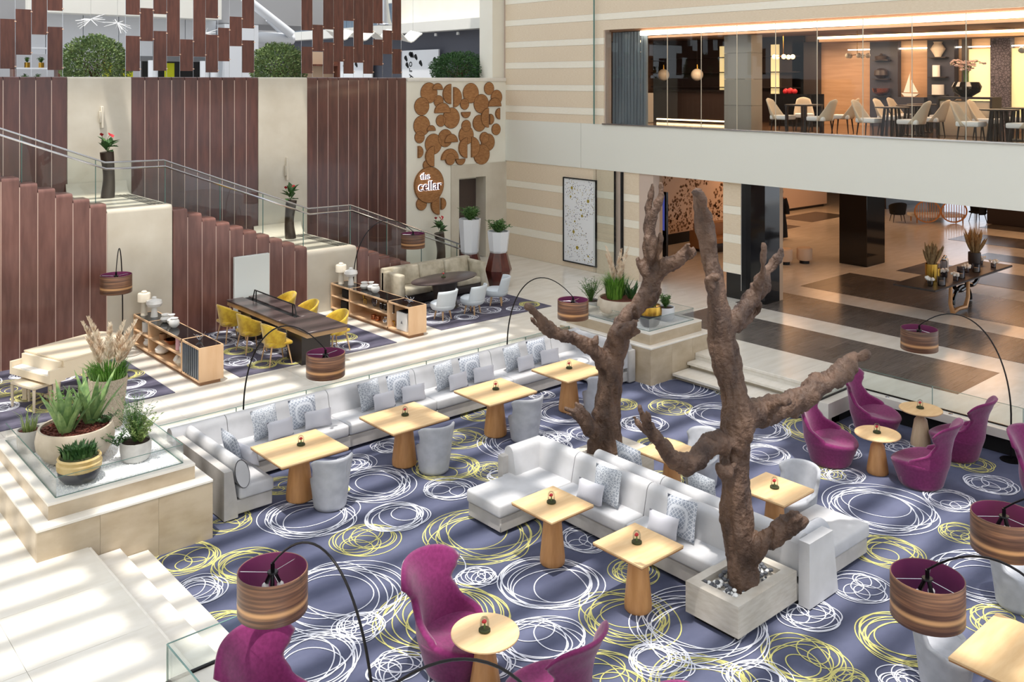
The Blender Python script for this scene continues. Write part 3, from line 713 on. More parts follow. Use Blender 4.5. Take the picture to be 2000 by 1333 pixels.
for i, (x, lab, rx, rz_) in enumerate([(7.13,'largest rounded topiary bush on the upper ledge, left of the hanging screens',.74,.66),(11.84,'squarish topiary bush between the two larger hanging screens',.73,.62),(18.0,'dark topiary bush on the ledge above the cork circles',.88,.55)]):
    tb = bush('topiary_bush', lab, 'bush', (x*1.06,24.4,5.62), rx*1.05, rz_*1.05, 5200, ('leaf_topiary','leaf_topiary','leaf_dark')[i], 20+i, 'topiary bushes on the upper ledge', .075)
    part('trough', MB().rbox(-rx*.7,rx*.7,-.35,.35,-.92,.06,.02,1), 'pot_grey', tb)
def pot_profile(kind, r, h):
    if kind == 'bowl': return [(r*.55,0),(r*.78,h*.12),(r*.97,h*.42),(r,h*.65),(r*.95,h*.93),(r*.93,h),(r*.87,h),(r*.87,h*.9),(0.001,h*.88)]
    if kind == 'tub': return [(r*.72,0),(r*.9,h*.15),(r,h*.6),(r*.98,h),(r*.9,h),(r*.9,h*.9),(.001,h*.88)]
    if kind == 'cone': return [(r*.72,0),(r*.8,h*.3),(r,h*.98),(r*.99,h),(r*.92,h),(r*.92,h*.93),(.001,h*.92)]
    return [(r,0),(r,h),(r*.9,h),(r*.9,h*.9),(.001,h*.88)]
def pot(name, label, loc, kind, r, h, m, soil='soil', n=28):
    t = thing(name, label, 'potted plant', loc)
    pr = pot_profile(kind, r, h)
    part('pot', MB().lathe(pr[:-1], n), m, t); part('soil', MB().lathe([(.001,h*.86),(r*.9,h*.87),(r*.89,h*.9),(.001,h*.93)], n), soil, t)
    return t
def blade_leaf(L_, w, lean, curl=.2, n=7):
    m = MB(); vs = []; fs = []
    for i in range(n+1):
        t = i/n; ww = w*(.55+.9*t-1.42*t*t) if t < 1 else .0; ww = max(ww,.002)
        y = math.sin(lean)*L_*t+curl*L_*t*t; z = math.cos(lean)*L_*t-curl*.3*L_*t*t*t
        vs += [(-ww,y-ww*.25,z),(0,y+ww*.25,z),(ww,y-ww*.25,z)]
    for i in range(n):
        a = 3*i; fs += [(a,a+1,a+4,a+3),(a+1,a+2,a+5,a+4)]
    return m.add(vs, fs)
def blades(parent, c, n, L_, w, lean, seed, m='leaf_agave', name='leaf', spread=.08):
    rnd = random.Random(seed); me = [blade_leaf(L_*k, w, 0, .12).mesh(name, m) for k in (.75,.9,1.05)]
    for i in range(n):
        a = 2*PI*i/n*2.4+rnd.uniform(-.3,.3); ln = lean*(.25+.75*i/n)*rnd.uniform(.8,1.2)
        r = spread*(.3+.7*i/n)
        obj(name, me[i % 3], parent, (c[0]+r*math.cos(a),c[1]+r*math.sin(a),c[2]), (-ln,0,a-PI/2))
def tuft(parent, c, n, L_, spread, seed, m='leaf_grass', name='grass', w=.006, droop=.6, kind='stuff'):
    rnd = random.Random(seed); mb = MB()
    for i in range(n):
        a = rnd.uniform(0,2*PI); l = L_*rnd.uniform(.6,1.1); r0 = spread*math.sqrt(rnd.random()); q = rnd.uniform(.15,droop)
        p0 = Vector((c[0]+r0*math.cos(a),c[1]+r0*math.sin(a),c[2])); d = Vector((math.cos(a+rnd.uniform(-.8,.8)),math.sin(a+rnd.uniform(-.8,.8)),0)); sd = Vector((-d.y,d.x,0))*w
        p1 = p0+Vector((0,0,l*.6))+d*l*q*.35; p2 = p0+Vector((0,0,l*(1-.45*q)))+d*l*q
        mb.add([p0-sd,p0+sd,p1+sd*.8,p1-sd*.8,p2], [(0,1,2,3),(3,2,4)])
    return part(name, mb, m, parent, kind=kind)
def plume(parent, c, L_, ang, lean, seed, fat=.05):
    rnd = random.Random(seed); d = Vector((math.sin(lean)*math.cos(ang),math.sin(lean)*math.sin(ang),math.cos(lean))); c = Vector(c); mb = MB()
    pts = [c+d*L_*t+Vector((math.cos(ang),math.sin(ang),-.3))*L_*.18*t*t for t in (0,.25,.5,.75,1)]
    mb.tube(pts, [.006,.006,.005,.004,.002], 5)
    for i in range(210):
        t = rnd.uniform(.36,1); j = min(3,int(t*4)); p = pts[j].lerp(pts[j+1], t*4-j); a = rnd.uniform(0,2*PI)
        f_ = fat*(1.3-t)*1.5
        dd = d*.9+Vector((math.cos(a),math.sin(a),rnd.uniform(-.2,.4)))*.55
        leaf_card(mb, p, dd, Vector((math.sin(a),-math.cos(a),.2)), f_*2.2, f_*.4, .05)
    part('plume', mb, 'pampas', parent)
def sprigs(parent, c, n, L_, spread, seed, m='leaf_green', ls=.03, name='foliage'):
    rnd = random.Random(seed); mb = MB()
    for i in range(n):
        a = rnd.uniform(0,2*PI); l = L_*rnd.uniform(.45,1.05); ln = rnd.uniform(.05,1.)*spread
        p0 = Vector(c); p2 = p0+Vector((math.cos(a)*ln,math.sin(a)*ln,l)); p1 = p0.lerp(p2,.5)+Vector((0,0,l*.12))
        mb.tube([p0,p1,p2], [.004,.003,.0015], 3)
        for k in range(9):
            t = rnd.uniform(.25,1); p = p0.lerp(p1,t*2) if t < .5 else p1.lerp(p2,t*2-1); b_ = rnd.uniform(0,2*PI)
            leaf_card(mb, p, (math.cos(b_),math.sin(b_),rnd.uniform(-.2,.8)), (0,0,1), ls*rnd.uniform(.7,1.4), ls*.4)
    return part(name, mb, m, parent, kind='stuff')
ZL = .568
# left planter
t = pot('agave_bowl', 'wide pale stone bowl of striped agaves in bark chips', (3.84,13.2,ZL), 'bowl', .49, .44, 'pot_stone', 'bark_chips', 40)
blades(t, (-.16,-.12,.38), 17, .70, .07, .6, 1); blades(t, (.2,.03,.38), 16, .74, .07, .55, 2)
sprigs(t, (-.12,.22,.42), 26, .42, .3, 5, 'leaf_grass', .045)
sprigs(t, (.35,-.1,.40), 14, .12, .3, 6, 'leaf_dark', .045, 'trailing_leaves')
rnd = random.Random(3); mb = MB()
for i in range(240):
    a = rnd.uniform(0,2*PI); r = .4*math.sqrt(rnd.random()); mb.box(*[v for q in ((r*math.cos(a),.018),(r*math.sin(a),.012)) for v in (q[0]-q[1],q[0]+q[1])], .40, .43)
part('chips', mb, 'bark_chips', t, kind='stuff')
t = pot('pampas_pot', 'tall speckled pot of green grass and pampas plumes', (4.55,14.1,ZL), 'cone', .27, .72, 'pot_speckle')
tuft(t, (0,0,.64), 900, .34, .24, 7)
for i, (a, ln, L_) in enumerate([(.3,.1,.85),(1.2,.25,.8),(2.4,.2,.9),(3.6,.28,.8),(4.5,.15,.95),(5.4,.35,.75),(0,.45,.7),(2.9,.05,1.0),(5.9,.2,.9),(1.9,.4,.7)]): plume(t, (.04*math.cos(a),.04*math.sin(a),.66), L_, a, ln, i)
t = pot('succulent_pot', 'ochre and dark glazed pot with spiky green succulent at the planter edge', (3.66,12.42,ZL), 'bowl', .25, .20, 'pot_dark')
part('rim_band', MB().lathe([(.22,.14),(.262,.17),(.268,.24),(.245,.26),(.26,.30),(.24,.32),(.22,.3)], 30), 'pot_ochre', t)
part('moss', MB().lathe([(.001,.30),(.24,.29),(.2,.33),(.001,.35)], 20), 'moss', t)
tuft(t, (0,0,.3), 340, .16, .2, 9, 'leaf_dark', 'succulent_leaves', .016, .5)
t = pot('fern_pot', 'pale grey pot with feathery green shrub at the right of the planter', (4.42,12.6,ZL), 'tub', .2, .26, 'pot_grey')
sprigs(t, (0,0,.22), 90, .62, .34, 11, 'leaf_green', .035); sprigs(t, (.05,-.05,.22), 60, .38, .26, 12, 'leaf_pale', .05, 'pale_leaves')
sprigs(t, (-.2,.1,.2), 20, .15, .3, 14, 'leaf_dark', .05, 'trailing_leaves')
t = pot('small_grey_pot', 'small grey pot with thin grassy leaves behind the agave bowl', (3.44,13.85,ZL), 'tub', .16, .3, 'pot_grey', 'bark_chips')
tuft(t, (0,0,.26), 60, .36, .08, 15, 'leaf_pale', 'grass', .005)
# right planter
t = pot('grass_bowl', 'wide grey stone bowl with grass, agave and pampas in the right planter', (14.85,13.4,ZL), 'bowl', .52, .42, 'pot_stone', 'bark_chips', 36)
tuft(t, (-.08,.12,.36), 700, .62, .16, 16, 'leaf_grass', 'grass', .007, .55)
blades(t, (.2,-.12,.36), 12, .42, .05, .6, 17, 'leaf_dark'); blades(t, (.3,.2,.36), 8, .6, .04, .6, 18, 'leaf_dark')
for i, (a, ln, L_) in enumerate([(.3,.08,.95),(1.5,.12,1.0),(3.,.1,.9),(4.6,.16,.95),(5.5,.06,1.05)]): plume(t, (-.05,.1,.4), L_*1.1, a, ln, 40+i, .05)
t = pot('bushy_pot', 'grey pot of bushy pale-green herb left of the wide bowl', (14.6,14.05,ZL), 'tub', .21, .28, 'pot_grey')
sprigs(t, (0,0,.24), 110, .5, .3, 21, 'leaf_green', .035)
t = pot('herb_pot', 'white pot with small upright herb near the planter corner', (15.35,12.62,ZL), 'tub', .2, .28, 'pot_white')
sprigs(t, (0,0,.24), 70, .3, .16, 22, 'leaf_green', .05)
t = pot('herb_pot', 'pale blue pot with dark leafy herb behind the white herb pot', (15.3,13.05,ZL), 'tub', .17, .28, 'pot_grey')
sprigs(t, (0,0,.24), 80, .36, .2, 23, 'leaf_dark', .05)
t = pot('glazed_jar', 'dark glazed jar with a gold shoulder behind the tree branch', (14.72,12.5,ZL), 'bowl', .24, .44, 'pot_dark')
part('shoulder', MB().lathe([(.243,.26),(.245,.34),(.225,.43),(.21,.44)], 28), 'gold', t)
tuft(t, (0,0,.38), 50, .18, .15, 24, 'leaf_dark', 'leaves', .02)

def anthurium(parent, z, seed, s=1.):
    rnd = random.Random(seed)
    lm = MB(); leaf_card(lm, (0,0,0), (0,1,.15), (0,0,1), .3*s, .17*s, .12); lme = lm.mesh('leaf','leaf_dark')
    fm = MB(); leaf_card(fm, (0,0,0), (0,1,.5), (0,0,1), .12*s, .1*s, .1); fme = fm.mesh('flower','red_flower')
    for i in range(14):
        a = i*2.4; el = rnd.uniform(-.3,.9); h = rnd.uniform(.02,.22)*s
        obj('leaf', lme, parent, (.03*math.cos(a),.03*math.sin(a),z+h), (el,0,a))
    for i in range(4):
        a = i*1.9+.6; r = .12*s; hh = rnd.uniform(.28,.42)*s
        f_ = obj('flower', fme, parent, (r*math.cos(a),r*math.sin(a),z+hh), (.4,0,a))
        part('stalk', MB().tube([(0,0,z),(r*.7*math.cos(a),r*.7*math.sin(a),z+hh*.6),(r*math.cos(a),r*math.sin(a),z+hh)], .006*s, 4), 'leaf_green', parent)
def tall_vase(label, loc, h, r, bend, seed):
    t = thing('tall_vase', label, 'vase', loc, 0, 'tall bronze anthurium vases'); n = 14
    pts = [(bend*math.sin(PI*i/n*1.2),0,h*i/n) for i in range(n+1)]; rs = [r*(.92+.08*math.cos(2*PI*i/n)) for i in range(n+1)]
    part('vase', MB().tube(pts, rs, 18), 'bronze_vase', t); anthurium(t, h, seed)
tall_vase('tall bronze vase with red anthurium on the upper marble landing', (7.12,22.1,2.92), 1.05, .15, .03, 1)
tall_vase('tall bronze vase with red anthurium on the lower marble landing', (11.72,22.1,1.48), 1.0, .14, -.04, 2)
tall_vase('tall bronze vase with red anthurium at the foot of the stairs', (16.75,22.35,0), 1.05, .15, .05, 3)
for x, z0, z1, lab in [(7.22,4.48,4.99,'slim marble wall sconce above the upper stair landing'),(11.98,2.92,3.54,'slim marble wall sconce above the lower stair landing')]:
    t = thing('wall_sconce', lab, 'sconce', (x,22.8,z0)); part('bar', MB().rbox(-.03,.03,-.05,.03,0,z1-z0,.01,1), 'ceramic_cream', t); part('clip', MB().rbox(-.07,-.03,-.06,.02,.12,.4,.01,1), 'marble', t)
def faceted(prof, n): return MB().lathe(prof, n)
for lab, x, y, hb, hp, rb, rp, sd in [('taller white faceted planter on a brown pedestal, by the cellar door','16.05','20.05',.85,.95,.37,.31,5),('shorter white faceted planter on a brown pedestal, right of the taller one','16.45','19.3',.93,.58,.37,.31,6)]:
    x = float(x); y = float(y); t = thing('pedestal_planter', lab, 'planter', (x,y,0), .3)
    part('pedestal', MB().lathe([(.25,0),(rb,hb*.5),(.24,hb)], 8), 'pot_brown', t, ang=.2)
    part('pot', MB().lathe([(.22,hb),(.25,hb+.05),(rp,hb+hp),(rp-.03,hb+hp),(rp-.04,hb+hp-.06),(.001,hb+hp-.06)], 8), 'pot_white', t, ang=.2)
    sprigs(t, (0,0,hb+hp-.08), 110, .36, .36, sd, 'leaf_green', .085)

# ================================================================ sofas
def cushion(x0, x1, y0, y1, z0, z1, r=.04): return MB().rbox(x0,x1,y0,y1,z0,z1,r,3)
def back_prof(depth, h, lean, side=1):
    # upright back cushion with a rounded top, profile in (d, z); d=0 at the rear
    n = 8; pr = [(0,0),(0,h-.10)]
    for i in range(n+1):
        a = PI*(1-i/n); pr.append((depth*.36+depth*.36*math.cos(a), h-.10+.10*math.sin(a)))
    pr += [(depth*.85, h*.45),(depth,.03),(depth*.98,0)]
    return pr
SZ = CZ+.42; BZ = CZ+.79
def sofa_run_x(t, x0, x1, yb, joints, seat_d=.72):
    # seat faces -Y, back along yb
    part('plinth', MB().box(x0,x1,yb-.05-seat_d-.03,yb,CZ+.02,CZ+.05), 'black_matte', t)
    part('base', MB().rbox(x0,x1,yb-.18-seat_d,yb,CZ+.05,CZ+.24,.012,1), 'sofa_base', t)
    xs = [x0]+joints+[x1]
    for a, b_ in zip(xs[:-1], xs[1:]):
        part('seat_cushion', cushion(a+.004,b_-.004,yb-.2-seat_d,yb-.16,CZ+.245,SZ,.035), 'sofa_fabric', t)
        pr = back_prof(.30, BZ-SZ+.1, 0)
        c = part('back_cushion', MB().extr(pr, lambda q: (a+.006,yb-.02-q[0],SZ-.1+q[1]), lambda q: (b_-.006,yb-.02-q[0],SZ-.1+q[1])), 'sofa_fabric', t)
        part('piping', MB().tube([(b_-.004,yb-.02-q[0],SZ-.1+q[1]) for q in pr[1:-1]], .007, 5), 'piping', c)
def sofa_run_y(t, y0, y1, xb, joints, face, seat_d=.5, bh=0.):
    # seat faces face (+1:+X, -1:-X), back along xb
    s = face
    def bx(a, b_): return (min(a,b_), max(a,b_))
    part('plinth', MB().box(*bx(xb,xb+s*(seat_d+.1)),y0+.02,y1-.02,CZ+.02,CZ+.05), 'black_matte', t)
    part('base', MB().rbox(*bx(xb,xb+s*(seat_d+.18)),y0,y1,CZ+.05,CZ+.24,.012,1), 'sofa_base', t)
    ys = [y0]+joints+[y1]
    for a, b_ in zip(ys[:-1], ys[1:]):
        part('seat_cushion', cushion(*bx(xb+s*.16,xb+s*(seat_d+.2)),a+.004,b_-.004,CZ+.245,SZ,.035), 'sofa_fabric', t)
        pr = back_prof(.28, BZ-SZ+.1+bh, 0)
        c = part('back_cushion', MB().extr(pr, lambda q: (xb+s*(.02+q[0]),b_-.006,SZ-.1+q[1]), lambda q: (xb+s*(.02+q[0]),a+.006,SZ-.1+q[1])), 'sofa_fabric', t)
        part('piping', MB().tube([(xb+s*(.02+q[0]),a+.004,SZ-.1+q[1]) for q in pr[1:-1]], .007, 5), 'piping', c)
t = thing('corner_sofa', 'long light grey corner sofa running along the glass balustrade', 'sofa')
sofa_run_x(t, 5.35, 14.0, 13.98, [6.21,7.98,9.74,11.52,13.1], .72)
# left chaise arm
part('base', MB().rbox(5.43,6.12,12.07,13.1,CZ+.05,CZ+.24,.012,1), 'sofa_base', t)
part('seat_cushion', cushion(5.62,6.14,12.05,13.1,CZ+.245,SZ,.035), 'sofa_fabric', t)
part('arm_panel', MB().extr([(0,0),(.2,0),(.2,.16),(.12,.66),(.0,.66)], lambda q: (5.4+q[0],12.05,CZ+.02+q[1]), lambda q: (5.4+q[0],13.9,CZ+.02+q[1])), 'sofa_base', t)
m = MB(); pr = [(.02+.1*math.cos(a)*1.0, .0+.2*math.sin(a)) for a in [2*PI*i/20 for i in range(20)]]
m.extr(pr, lambda q: (5.64+q[0]-q[1]*.18,12.04,SZ+.18+q[1]), lambda q: (5.64+q[0]-q[1]*.18,13.75,SZ+.18+q[1]))
c = part('back_bolster', m, 'sofa_fabric', t)
part('piping', MB().tube([(5.64+q[0]-q[1]*.18,12.045,SZ+.18+q[1]) for q in pr], .007, 5, closed=True), 'piping', c)
# right return by the planter
part('base', MB().rbox(13.25,13.98,12.35,13.1,CZ+.05,CZ+.24,.012,1), 'sofa_base', t)
part('seat_cushion', cushion(13.2,13.78,12.36,13.1,CZ+.245,SZ,.035), 'sofa_fabric', t)
pr = back_prof(.28, BZ-SZ+.1, 0)
part('back_cushion', MB().extr(pr, lambda q: (13.98-q[0],13.75,SZ-.1+q[1]), lambda q: (13.98-q[0],12.34,SZ-.1+q[1])), 'sofa_fabric', t)
part('arm_panel', MB().rbox(13.86,14.06,12.3,14.0,CZ+.02,CZ+.66,.03,2), 'sofa_base', t)
# centre sofas, back to back
t = thing('chaise_sofa', 'light grey chaise sofa in front of the tree planter, two square tables before it', 'sofa')
sofa_run_y(t, 6.52, 9.98, 9.45, [7.89,9.2], -1, .44)
part('base', MB().rbox(7.96,8.85,9.3,9.98,CZ+.05,CZ+.24,.012,1), 'sofa_base', t); part('plinth', MB().box(8.02,8.85,9.36,9.9,CZ+.02,CZ+.05), 'black_matte', t)
part('seat_cushion', cushion(7.93,8.80,9.28,9.99,CZ+.245,SZ,.035), 'sofa_fabric', t)
part('corner_fill', cushion(8.6,9.3,9.2,10.02,CZ+.2,SZ-.004,.02), 'sofa_fabric', t)
pr = back_prof(.26, BZ-SZ+.1, 0)
c = part('arm_cushion', MB().extr(pr, lambda q: (8.72,10.1-q[0],SZ-.1+q[1]), lambda q: (9.32,10.1-q[0],SZ-.1+q[1])), 'sofa_fabric', t)
part('piping', MB().tube([(8.725,10.1-q[0],SZ-.1+q[1]) for q in pr[1:-1]], .007, 5), 'piping', c)
part('arm_panel', MB().rbox(8.62,9.46,10.02,10.14,CZ+.05,CZ+.66,.02,2), 'sofa_base', t)
t = thing('chaise_sofa', 'light grey chaise sofa facing the lobby, behind the leaning tree trunk', 'sofa')
sofa_run_y(t, 5.85, 9.1, 9.47, [6.9,7.89], 1, .44)
part('base', MB().rbox(10.1,11.1,5.88,6.6,CZ+.05,CZ+.24,.012,1), 'sofa_base', t); part('plinth', MB().box(10.1,11.04,5.94,6.54,CZ+.02,CZ+.05), 'black_matte', t)
part('seat_cushion', cushion(9.75,11.13,5.86,6.62,CZ+.245,SZ,.035), 'sofa_fabric', t)
part('end_panel', MB().extr([(0,0),(.62,0),(.5,.74),(0,.74)], lambda q: (9.46+q[0],5.84,CZ+.02+q[1]), lambda q: (9.46+q[0],5.7,CZ+.02+q[1])), 'sofa_fabric', t)
part('bolster', MB().tube([(9.7,5.98,SZ+.2),(9.72,5.98,SZ+.2),(10.18,5.98,SZ+.2),(10.2,5.98,SZ+.2)], [.05,.12,.12,.05], 16), 'tub_fabric', t)
def pillow_mesh(w, h, th, m):
    mb = MB(); n = 10; vs = []; fs = []
    for sgn in (1,-1):
        for i in range(n+1):
            for j in range(n+1):
                x = -1+2*i/n; y = -1+2*j/n; k = max(0,(1-abs(x)**2.6)*(1-abs(y)**2.6))**.55
                pin = 1-.07*(1-abs(x*y))*(abs(x)**4+abs(y)**4)*.8
                vs.append((x*w/2*pin, y*h/2*pin, sgn*(th/2*k)))
    o = (n+1)**2
    for i in range(n):
        for j in range(n):
            a = i*(n+1)+j; fs.append((a,a+n+1,a+n+2,a+1)); fs.append((o+a,o+a+1,o+a+n+2,o+a+n+1))
    return mb.add(vs, fs).mesh('pillow', m)
PM = {'hex':pillow_mesh(.46,.46,.15,'pillow_hex'),'scale':pillow_mesh(.46,.46,.15,'pillow_scale'),'plain':pillow_mesh(.46,.27,.13,'pillow_plain')}
def pillow(kind, loc, yaw, tilt, roll, label, group):
    R_ = Matrix.Rotation(yaw,4,'Z') @ Matrix.Rotation(PI/2-tilt,4,'X') @ Matrix.Rotation(roll,4,'Z')
    o = bpy.data.objects.new('throw_pillow', PM[kind]); COL.objects.link(o); o.matrix_world = Matrix.Translation(loc) @ R_
    tag(o, label, 'pillow', group)
rowp = [(6.72,'scale','first'),(7.38,'hex','first'),(8.64,'scale','second'),(9.24,'hex','second'),(10.22,'scale','third'),(10.82,'hex','third'),(11.86,'scale','fourth'),(12.5,'hex','fourth')]
for i, (x, k, w) in enumerate(rowp):
    side = ('left','right')[i % 2]
    pillow(k, (x,13.50,SZ+.235), .12*(-1)**i, .22, .05, f'{side} patterned square pillow on the long sofa behind the {w} row table from the left', 'patterned pillows on the long sofa')
    pillow('plain', (x+.16,13.30,SZ+.15), .1*(-1)**i, .25, -.03, f'{side} plain lumbar pillow on the long sofa behind the {w} row table from the left', 'plain lumbar pillows on the long sofa')
pillow('hex', (5.92,12.95,SZ+.22), PI/2, .3, .1, 'patterned pillow on the short chaise end of the long sofa', 'patterned pillows on the long sofa')
pillow('plain', (6.06,12.72,SZ+.15), PI/2+.2, .3, .1, 'pale pillow leaning on the chaise end of the long sofa', 'plain lumbar pillows on the long sofa')
pillow('scale', (9.05,8.42,SZ+.235), -PI/2, .25, .06, 'patterned pillow on the centre sofa beside the table nearest its chaise', 'pillows on the centre sofas')
pillow('plain', (8.88,8.56,SZ+.15), -PI/2, .3, .05, 'plain pillow on the centre sofa beside the table nearest its chaise', 'pillows on the centre sofas')
pillow('hex', (9.05,7.2,SZ+.235), -PI/2, .25, .06, 'hexagon patterned pillow on the centre sofa close to the tree trunk', 'pillows on the centre sofas')
pillow('plain', (8.88,7.34,SZ+.15), -PI/2, .3, .05, 'plain pillow on the centre sofa close to the tree trunk', 'pillows on the centre sofas')
pillow('hex', (9.93,8.8,SZ+.22), PI/2, .25, .06, 'dark patterned pillow on the far centre sofa by the tree planter', 'pillows on the centre sofas')
pillow('scale', (9.93,7.55,SZ+.22), PI/2, .25, .06, 'patterned pillow on the far centre sofa left of the trunk', 'pillows on the centre sofas')

# ================================================================ tables
def sq_table(label, x, y, wx, wy, rb, rt, group):
    t = thing('square_table', label, 'table', (x,y,CZ), 0, group)
    tp = part('table_top', MB().rbox(-wx/2,wx/2,-wy/2,wy/2,.715,.74,.004,1), 'maple', t)
    part('edge_band', MB().rbox(-wx/2+.004,wx/2-.004,-wy/2+.004,wy/2-.004,.70,.716,.002,1), 'maple_edge', tp)
    part('pedestal', MB().lathe([(rb*.9,0),(rb,.02),(rb*1.01,.08),(rt,.56),(rt*.92,.6),(rt*.75,.62),(rt*.75,.70)], 28), 'cherry_cone', t)
    return t
def terrarium(label, x, y, z, group='glass dome terrariums on the tables'):
    t = thing('dome_terrarium', label, 'terrarium', (x,y,z), 0, group)
    part('base', MB().lathe([(.05,0),(.058,.004),(.058,.022),(.05,.028)], 20), 'moss', t)
    part('stem', MB().tube([(0,0,.025),(.005,.004,.06),(0,0,.09)], .008, 6), 'leaf_green', t)
    part('bloom', MB().ball((0,0,.098), .022, 10, 6, .9).ball((.014,.004,.09), .014, 8, 5).ball((-.012,.008,.092), .014, 8, 5), 'red_flower', t)
    part('dome', MB().lathe([(.044,.026),(.047,.07),(.044,.11),(.03,.135),(.01,.145),(.001,.146)], 20), 'glass_clear', t)
ords = ['first','second','third','fourth']
for i, (x, w) in enumerate([(6.53,1.05),(8.34,1.05),(10.2,1.05),(11.95,1.0)]):
    sq_table(f'{ords[i]} maple table from the left in the row along the long sofa', x, 12.05, w, .95, .19, .135, 'maple tables along the long sofa')
    terrarium(f'glass dome with red flower on the {ords[i]} row table from the left', x+.05, 12.1, CZ+.74)
for x, y, lab, l2 in [(8.02,8.38,'small square maple table at the chaise end of the centre sofa','glass dome with red flower on the table at the chaise end'),(8.05,7.01,'small square maple table near the tree planter box','glass dome with red flower on the table near the tree planter box')]:
    sq_table(lab, x, y, .72, .73, .155, .11, 'square tables by the centre sofas'); terrarium(l2, x, y+.02, CZ+.74)
for x, y, lab, l2 in [(10.42,8.45,'square maple table half hidden by the lower left tree branch',None),(10.47,6.81,'square maple table behind the trunk, right side','glass dome with red flower on the table right of the trunk'),(9.13,3.3,'large maple table at the bottom right corner','')]:
    w = (.70,.72) if x != 9.13 else (1.08,.95)
    sq_table(lab, x, y, w[0], w[1], .155 if x != 9.13 else .19, .11, 'square tables by the centre sofas')
    if l2: terrarium(l2, x, y, CZ+.74)
def round_table(label, x, y, m):
    t = thing('round_table', label, 'table', (x,y,CZ), 0, 'round side tables by the purple chairs')
    tp = part('table_top', MB().lathe([(.32,.575),(.335,.585),(.335,.598),(.33,.603),(.001,.603)], 44), 'maple', t)
    part('pedestal', MB().lathe([(.15,0),(.16,.02),(.155,.08),(.10,.42),(.065,.47),(.05,.5),(.05,.54),(.09,.575)], 26), m, t)
for x, y, lab, m, l2 in [(5.82,7.03,'round maple side table beside the nearest purple chair','cherry_cone','glass dome with red flower on the nearest round table'),(13.6,7.04,'round maple table between the two left purple chairs of the far group','cherry_cone','glass dome on the nearer round table of the far purple group'),(15.15,7.1,'round maple table with pale cone between the purple chairs by the glass rail','pale_cone','glass dome on the round table by the glass rail')]:
    round_table(lab, x, y, m); terrarium(l2, x, y+.01, CZ+.603)

# ================================================================ wing chairs and tub chairs
def wing_chair(name, label, cat, H_, seat, rb, rs, ts, phis, rr, lean, m, th, group, thin=.6, R=18, Cn=25):
    t = thing(name, label, cat, (0,0,0), 0, group)
    # drum base with dished seat, front at +Y
    vs = []; n = 40; rings = []
    prof = [(rb*.93,0.0),(rb,.03)]+[(lerp(rb,rs,q/8),seat*(.08+.84*q/8)) for q in range(1,9)]+[(rs*.99,seat*.97),(rs*.95,seat*1.01),(rs*.88,seat*1.02),(rs*.76,seat*.99),(rs*.5,seat*.95),(.001,seat*.93)]
    mb = MB(); vv = []; ff = []
    for r, z in prof:
        for k in range(n):
            a = 2*PI*k/n; fx, fy = math.cos(a), math.sin(a); w = (z/seat)**2
            zz = z+w*(.035*math.cos(2*a)*.8 if r > .01 else 0)-w*.02*max(0,fy)*(r/rs)
            vv.append((r*fx*1.03, r*fy*(1.06 if fy > 0 else 1.0), zz))
    for i in range(len(prof)-1):
        for k in range(n): ff.append((i*n+k,i*n+(k+1)%n,(i+1)*n+(k+1)%n,(i+1)*n+k))
    ff.append(tuple(range(n))[::-1])
    mb.add(vv, ff); part('seat_base', mb, m, t, ang=3.)
    outer, inner = [], []
    z0 = .03; zs = seat*.7; R = R+6
    for i in range(R):
        zc = lerp(z0,H_,i/(R-1)); tt = max(0.,(zc-zs)/(H_-zs)); lowf = min(1.,zc/zs); ro, ri = [], []
        ph = math.radians(interp(ts, phis, tt)); r = interp(ts, rr, tt) if tt > 0 else lerp(rb,rs,zc/seat)*1.02+.004; off = -lean*tt**1.6
        if 0 < tt < .2: r = lerp(lerp(rb,rs,min(1,zc/seat))*1.02+.004, r, tt/.2)
        thk = lerp(th, th*thin, tt)*(lowf if tt == 0 else 1)*(1 if tt > 0 else .35+.65*lowf)
        for j in range(Cn):
            s = -1+2*j/(Cn-1); a = s*ph; edge = abs(s)**5
            z = zc-((.03*s*s+.10*abs(s)**5)*tt**4 if H_ > .9 else (.01*s*s+.05*abs(s)**7)*tt**3)
            fl_ = 1+.10*edge*tt
            ro.append((r*fl_*math.sin(a), -r*fl_*math.cos(a)+off, z)); q = max(r-thk,.02)*fl_
            ri.append((q*math.sin(a), -q*math.cos(a)+off, z-.0))
        outer.append(ro); inner.append(ri)
    part('backrest', MB().shell(outer, inner), m, t, ang=3.)
    jj = int(Cn*.66)
    part('seam', MB().tube([Vector(outer[i][jj])*1.0+Vector((outer[i][jj][0],outer[i][jj][1]+.0,0)).normalized()*.002 for i in range(2,R)], .003, 4), 'seam_thread' if m == 'purple_felt' else 'pillow_plain', t)
    return t
pc = wing_chair('wing_chair', '', 'chair', 1.02, .39, .29, .395, [0,.22,.42,.62,.85,1], [128,94,56,47,60,66], [.395,.40,.39,.39,.42,.455], .13, 'purple_felt', .085, 'purple wing chairs')
PCH = [(5.84,7.52,PI+.22,'purple wing chair nearest the camera, seat facing the round table'),(3.86,7.45,PI+.25,'purple wing chair at the bottom left beside the glass corner'),(5.95,6.28,.15,'purple wing chair at the bottom edge seen from behind, right of the round table'),(5.88,4.42,PI,'purple wing chair of which only the top shows at the bottom edge'),
 (13.42,7.72,PI+.2,'purple wing chair left of the far round tables, back toward the steps'),(15.02,7.82,PI+.2,'purple wing chair against the glass rail in the far corner'),(15.12,6.5,.05,'purple wing chair by the glass rail, right of the pale cone table'),(13.7,6.42,.1,'purple wing chair in front of the far round table, seen from behind'),(14.2,4.8,PI-.1,'purple wing chair cut by the right edge of the picture')]
